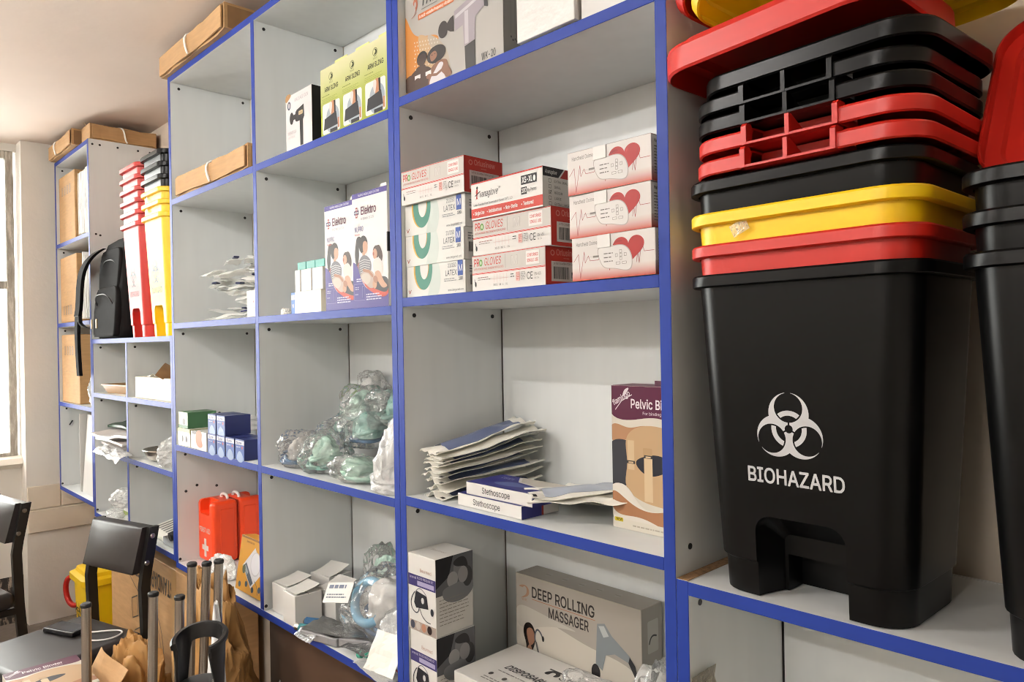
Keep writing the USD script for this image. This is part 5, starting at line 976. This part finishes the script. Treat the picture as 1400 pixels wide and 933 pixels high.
mask_bag('clear bag with pale folded masks behind the white cartons', (-.470, .262, zb), (.11, .06, .15), 163, 0, (4, 2))
mask_bag('low clear bag with milky contents beside the unit post', (-.130, .12, zb), (.095, .09, .09), 171, 0, (4,), FILMW)
single('paper_sheet', 'white leaflet slanting against the unit post in the bottom cell', 'leaflet', mv(sheet(.11, .10, 8, 8, lambda u, v: wavy(u, v, 2, .01), .0012), xf((-.095, .012, zb + .055), rx=60, rz=8)), PAPER)
GRC = mat('green_connector', '#3f9a82', rough=.3)
for i, (x, y) in enumerate(((-.235, .018), (-.205, .020))): single('connector', ['tiny green connector lying at the shelf edge', 'second tiny green connector beside the first at the shelf edge'][i], 'connector', mv(lathe([(.001, 0), (.010, 0), (.010, .012), (.006, .014), (.006, .026), (.001, .026)], 12), xf((x, y, zb + .010), ry=80, rz=20 + 60 * i)), GRC, 30)
single('zip_bag', 'flat zip bag with a red seal line at the shelf edge', 'bag', mv(sheet(.17, .11, 22, 16, lambda u, v: .010 * ridged(np.stack([u * 4, v * 3, u * 0], -1), 8), .0006), xf((-.115, .025, zb + .003), rz=-8)), FILMW); single('red_seal', 'thin red zip seal of the flat bag at the shelf edge', 'seal', tube(spline([(-.185, .040, zb + .020), (-.12, .030, zb + .018), (-.05, .020, zb + .018)], 12), .0022, 5), mat('red_seal', '#b8343a', rough=.4))
single('plastic_scrap', 'crinkled clear scrap hanging over the blue edge of the bottom shelf', 'wrapping', mv(sheet(.10, .045, 24, 14, lambda u, v: .012 * ridged(np.stack([u * 5, v * 3, u * 0], -1), 18) - .03 * np.clip(.5 - v, 0, 1), .0006), xf((-.455, -.012, zb + .012), rz=-2)), FILM)
single('plastic_bag', 'flat crumpled clear bag in front of the low milky bag', 'bag', mv(sheet(.20, .13, 26, 18, lambda u, v: .022 * ridged(np.stack([u * 4, v * 3, u * 0], -1), 28), .0006), xf((-.215, .075, zb + .004), rz=12)), FILM)
# wide unit, bottom
mask_bag('bubbly clear bag with grey tubing beside the taupe massager carton', (.700, .105, .711), (.058, .085, .190), 181, 0, (4,), FILM)
single('bubble_bag', 'bubble-textured clear bag lying on the flat white carton', 'bag', mv(crump2(.085, .06, .055, 191, .3, 2.2), xf((.55, .085, .827))), FILM)
single('gauze', 'white crumpled gauze at the shelf edge before the pressure monitor cartons', 'gauze', mv(crumple(.080, .030, .060, 201, .32, 2.4, 4), xf((.235, -.012, .7105), rz=3)), mat('gauze_white', '#ece9e1', rough=.9), 40)
single('film_scrap', 'wrinkled brownish film scrap stuck inside the low white unit', 'scrap', mv(sheet(.075, .065, 20, 16, lambda u, v: .010 * ridged(np.stack([u * 3, v * 3, u * 0], -1), 44), .0008), face((.8295, .030, 1.00), (0, 1, 0), (0, 0, 1))), clear('brown_film', (.93, .9, .84), '#b9ae98', .4, .4))
# ------------------------------------------------------------------ chairs
STEELB = mat('black_steel', '#1a1918', rough=.35); BOLT = mat('bolt_steel', '#b9b5ae', rough=.25, metal=1)
def chair_parts(t):
    part(t, 'seat', rbox(-.215, .215, -.47, -.005, .395, .472, .028, 10), LEATHER, 50)
    back = loft([np.column_stack([np.linspace(-.170, .170, 9)[[0, 1, 2, 3, 4, 5, 6, 7, 8] + [8, 7, 6, 5, 4, 3, 2, 1, 0]], np.r_[np.full(9, -1.0) * (.030 + .020 * s_ * (1 - np.linspace(-1, 1, 9) ** 2)), np.full(9, .018)], np.zeros(18)]) + np.array([0, .012 + .26 * (z - .74), z]) for z, s_ in ((.695, 0), (.702, .5), (.728, .85), (.785, 1), (.842, .85), (.866, .5), (.873, 0))])
    part(t, 'backrest', back, LEATHER, 60)
    for sx in (-1, 1):
        x = sx * .183
        post = loft([np.array([[x - .011, y - .02, z], [x + .011, y - .02, z], [x + .011, y + .02, z], [x - .011, y + .02, z]]) for y, z in ((.05, 0.0), (.02, .40), (.012, .64), (.020, .695), (.056, .873))])
        part(t, 'rear_leg', post, STEELB, 30)
        part(t, 'front_leg', loft([np.array([[x - .011, y - .018, z], [x + .011, y - .018, z], [x + .011, y + .018, z], [x - .011, y + .018, z]]) for y, z in ((-.44, 0), (-.43, .395))]), STEELB)
        part(t, 'side_rail', cbox(x - .011, x + .011, -.42, .01, .36, .393, .003), STEELB)
        for z in (.735, .838): part(t, 'bolt', mv(lathe([(.001, 0), (.011, 0), (.009, .005), (.001, .006)], 14), xf((x + sx * .011, .020 + .26 * (z - .74), z), ry=90 * sx)), BOLT, 30, label='steel bolt head')
    part(t, 'back_panel', mv(cbox(-.20, .20, -.003, .003, .75, .91, .001), xf((0, -.155, 0), rx=-14)) if False else cbox(-.16, .16, .030, .034, .72, .76, .001), STEELB)
ch = thing('visitor_chair', 'black leatherette armless chair with a phone and purple carton before it', 'chair', xf((-1.806, -.160, 0), rz=16.2)); chair_parts(ch)
copy(ch, xf((-2.765, -.405, 0), rz=10), 'black chair beside the window, only its back edge and post in view')
# phone and cable
ph = thing('power_bank', 'black phone-sized power bank lying on the chair seat', 'power bank', xf((-1.835, -.325, .4725), rz=24)); part(ph, 'case', rbox(-.085, .085, -.042, .042, 0, .018, .005, 8), mat('glossy_black', '#17171a', rough=.15), 40); part(ph, 'screen', cbox(-.075, .075, -.035, .035, .018, .0186, .0002), mat('smudged_glass', '#2c2c30', rough=.22, var=.4, scale=30))
single('charging_cable', 'white charging cable looping from the power bank on the seat', 'cable', tube(spline([(-1.75, -.285, .479), (-1.72, -.235, .477), (-1.655, -.175, .477), (-1.615, -.215, .477), (-1.635, -.275, .477), (-1.685, -.30, .478)], 40), .0032, 7), mat('white_cable', '#e4e2de', rough=.4), True)
# ------------------------------------------------------------------ wheelchair carton, bins, brown carton under the shelves
wc = carton('wheelchair_carton', 'large brown carton printed upside down, standing behind the chair', -2.545, -1.522, .03, .325, .001, .672, KRAFT, c=.004)
A = Art(); K = '#3b2f27'; Wc, Hc = 1.023, .671
A.text('STANDARD WHEELCHAIRS', .868, .610, .070, K, True, w=.74, rot=180)
A.line(spline([(.62 + .12 * math.cos(a), .24 + .20 * math.sin(a)) for a in np.linspace(0, 2 * math.pi, 30)], 60), .006, K); A.line(spline([(.62 + .09 * math.cos(a), .24 + .15 * math.sin(a)) for a in np.linspace(0, 2 * math.pi, 30)], 60), .004, K)
A.line([(.30, .52), (.44, .46), (.46, .25), (.52, .10)], .005, K); A.line([(.32, .42), (.40, .45), (.41, .36), (.33, .33), (.32, .42)], .006, K); A.line([(.36, .28), (.43, .31), (.44, .22), (.37, .19), (.36, .28)], .006, K); A.line(spline([(.50 + .03 * math.cos(a), .43 + .05 * math.sin(a)) for a in np.linspace(0, 2 * math.pi, 16)], 30), .005, K); A.line([(.5, .38), (.52, .2)], .005, K)
A.text('UP', .78, .06, .06, K, True, rot=180); A.text('N', .95, .12, .05, K, True, rot=180)
A.put(wc, FRONT(-2.545, .03, .001)); part(wc, 'tape', cbox(-1.70, -1.645, .0288, .0295, .35, .672, .0002), mat('brown_tape', '#b58f60', rough=.25))
yb = thing('waste_bin', 'yellow bin with a domed lid standing in the corner beyond the wheelchair carton', 'bin', xf((-2.83, .085, .001)))
part(yb, 'body', loft([rrect(.23, .22, .03), rrect(.25, .24, .03), rrect(.270, .260, .035)], [0, .10, .375]), YELP, 30); part(yb, 'lid', loft([rrect(.30, .29, .045, 8), rrect(.31, .30, .048, 8), rrect(.31, .30, .048, 8), rrect(.285, .275, .04, 8), rrect(.26, .25, .036, 8), rrect(.25, .24, .034, 8), rrect(.20, .19, .03, 8)], [.374, .378, .408, .414, .418, .436, .442]), YELP, 30)
A = Art(); hazard(A, 0, .22, .0022, '#26231a', None); A.put(yb, face((0, -.1265, 0), (1, 0, 0), (0, -.05, 1)))
rb = thing('waste_bin', 'red bin with a looped handle in the corner next to the yellow bin', 'bin', xf((-3.06, .13, .001))); part(rb, 'body', loft([rrect(.16, .2, .03), rrect(.18, .22, .03), rrect(.19, .23, .03)], [0, .1, .36]), REDP, 30); part(rb, 'handle', tube(spline([(.02, -.12, .34), (-.03, -.16, .34), (-.075, -.17, .28), (-.05, -.16, .20), (.02, -.13, .20)], 24), .014, 9), REDP, True)
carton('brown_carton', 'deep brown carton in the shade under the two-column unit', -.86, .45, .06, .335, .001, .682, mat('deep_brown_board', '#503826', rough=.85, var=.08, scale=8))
single('plastic_bag', 'grey plastic bag standing before the deep brown carton', 'bag', mv(crump2(.04, .035, .34, 211, .2), xf((-.70, .0, .001))), mat('grey_bag', '#a9a5a0', rough=.4), 30)
# ------------------------------------------------------------------ crumpled kraft paper
KPAP = mat('kraft_paper', '#a37a45', rough=.7, var=.1, scale=10)
def kcr(rx, ry, rz, seed, sub=5):
    m = trimesh.creation.icosphere(sub); d = np.array(m.vertices); g = np.random.default_rng(seed)
    q = d + .35 * (np.stack([noise(d * 2.2 + 3 * k, seed + k) for k in range(3)], -1) - .5)
    r = 1 + .42 * (ridged(q * 1.6, seed, 2) - .7) + .34 * (ridged(q * 2.7 + 4, seed + 5, 1) - .6) + .12 * (ridged(q * 6.5, seed + 8, 1) - .6)
    v = d * r[:, None] * np.array([rx, ry, rz]); v[:, 2] -= v[:, 2].min(); return trimesh.Trimesh(v, m.faces, process=False)
single('packing_paper', 'tall crumpled kraft packing paper under the shelf edge', 'packing paper', mv(kcr(.19, .09, .365, 221), xf((-.90, -.115, .001))), KPAP, 25)
single('packing_paper', 'crumpled kraft packing paper around the metal tubes', 'packing paper', mv(kcr(.13, .085, .26, 225), xf((-1.235, -.245, .001), rz=15)), KPAP, 25)
# ------------------------------------------------------------------ upturned walking frame
wf_ = thing('walking_frame', 'upturned steel walking frame with black-capped tube legs', 'walking frame')
TU = [((-.742, -.520, .897), (-.738, -.528, .03)), ((-.612, -.388, .925), (-.632, -.405, .03)), ((-.567, -.335, .913), (-.600, -.345, .03)), ((-.672, -.262, .965), (-.690, -.285, .03)), ((-.643, -.231, .966), (-.700, -.255, .03)), ((-.620, -.205, .972), (-.655, -.225, .03))]
for a, b in TU:
    l_ = part(wf_, 'leg', cyl(b, a, .0125, 18), CHROME, 40); a = np.array(a); dd = (a - np.array(b)) / np.linalg.norm(a - np.array(b))
    part(l_, 'end_cap', tube([a - dd * .004, a - dd * .0005, a + dd * .004, a + dd * .007], [.0137, .0142, .0142, .0115], 18), DARK, 30, label='black rubber cap')
for i, j in ((0, 1), (1, 2), (2, 5), (0, 3), (3, 4)): part(wf_, 'cross_bar', cyl(np.array(TU[i][1]) + [0, 0, .12], np.array(TU[j][1]) + [0, 0, .12], .010, 10), CHROME, 40)
# forearm crutch with black cuff
CUFFM = mat('black_cuff', '#1b1a1a', rough=.42, bump=.1, bscale=200)
cr = thing('crutch', 'forearm crutch with an open black plastic cuff, nearest the camera', 'crutch', xf((-.075, -.468, 0), rz=48))
def cuffshell():
    loops = []; A0, A1 = math.radians(-48), math.radians(212)
    for a in np.linspace(A0, A1, 56):
        c_, s_ = math.cos(a), math.sin(a); e = min(abs(a - A0), abs(a - A1)); back = abs(a - math.pi / 2); hi = .985 + .012 * s_
        lo = .880 + .080 * max(0, 1 - e / .42) ** 1.5
        if back < .95: lo = hi - .032 - (.0 if back < .7 else (hi - .032 - .88) * ((back - .7) / .25) ** 2)
        prof = [(.043, lo), (.0475, lo), (.052, hi - .014), (.056, hi - .012), (.0575, hi - .004), (.054, hi), (.047, hi), (.0455, hi - .006)]
        loops.append(np.array([[r * c_, r * s_, z] for r, z in prof]))
    return loft(loops)
part(cr, 'cuff', cuffshell(), CUFFM, 40); part(cr, 'cuff_base', lathe([(.001, .862), (.045, .862), (.047, .87), (.047, .884), (.038, .887), (.001, .887)], 28), CUFFM, 40)
for a in (.3, 1.6, -.9): part(cr, 'screw', mv(lathe([(.001, 0), (.005, 0), (.004, .003), (.001, .003)], 10), xf((.028 * math.cos(a - 1.5), .028 * math.sin(a - 1.5), .887))), BOLT, 30)
part(cr, 'tube', cyl((0, 0, .02), (0, 0, .864), .012, 16), CHROME, 40); part(cr, 'foot', lathe([(.001, 0), (.022, 0), (.018, .04), (.001, .045)], 16), DARK, 30); part(cr, 'hand_grip', cyl((0, -.012, .62), (0, -.13, .635), .016, 14), CUFFM, 40)
single('plastic_wrap', 'white crumpled plastic wrap seen through the crutch cuff', 'wrapping', mv(crump2(.035, .03, .46, 233, .22, 1.8), xf((-.21, -.375, .16), ry=0)) if False else mv(crump2(.036, .030, .612, 233, .16, 1.6), xf((-.195, -.385, .001))), mat('white_wrap', '#dfe0e0', rough=.3), 25)
# open carton with the second pelvic carton on it
oc = thing('open_carton', 'open kraft carton on the floor with its flaps up, under the purple-topped carton', 'box'); part(oc, 'carton', box(-1.385, -1.105, -.655, -.355, .001, .455), KRAFT)
part(oc, 'flap', mv(sheet(.26, .10, 10, 8, lambda u, v: .012 * np.sin(u * 5) * v, .003), xf((-1.235, -.345, .50), rx=62)), KRAFT); part(oc, 'flap', mv(sheet(.10, .24, 8, 8, lambda u, v: .01 * np.sin(v * 4), .003), xf((-1.065, -.47, .475), ry=-35)), KRAFT)
Mp = np.array([[0, 0, -1, -1.115], [1, 0, 0, -.610], [0, -1, 0, .529], [0, 0, 0, 1.0]])
pelvic('pelvic_binder_carton', 'maroon-topped pelvic binder carton lying flat beside the chair seat', Mp, W=.215)
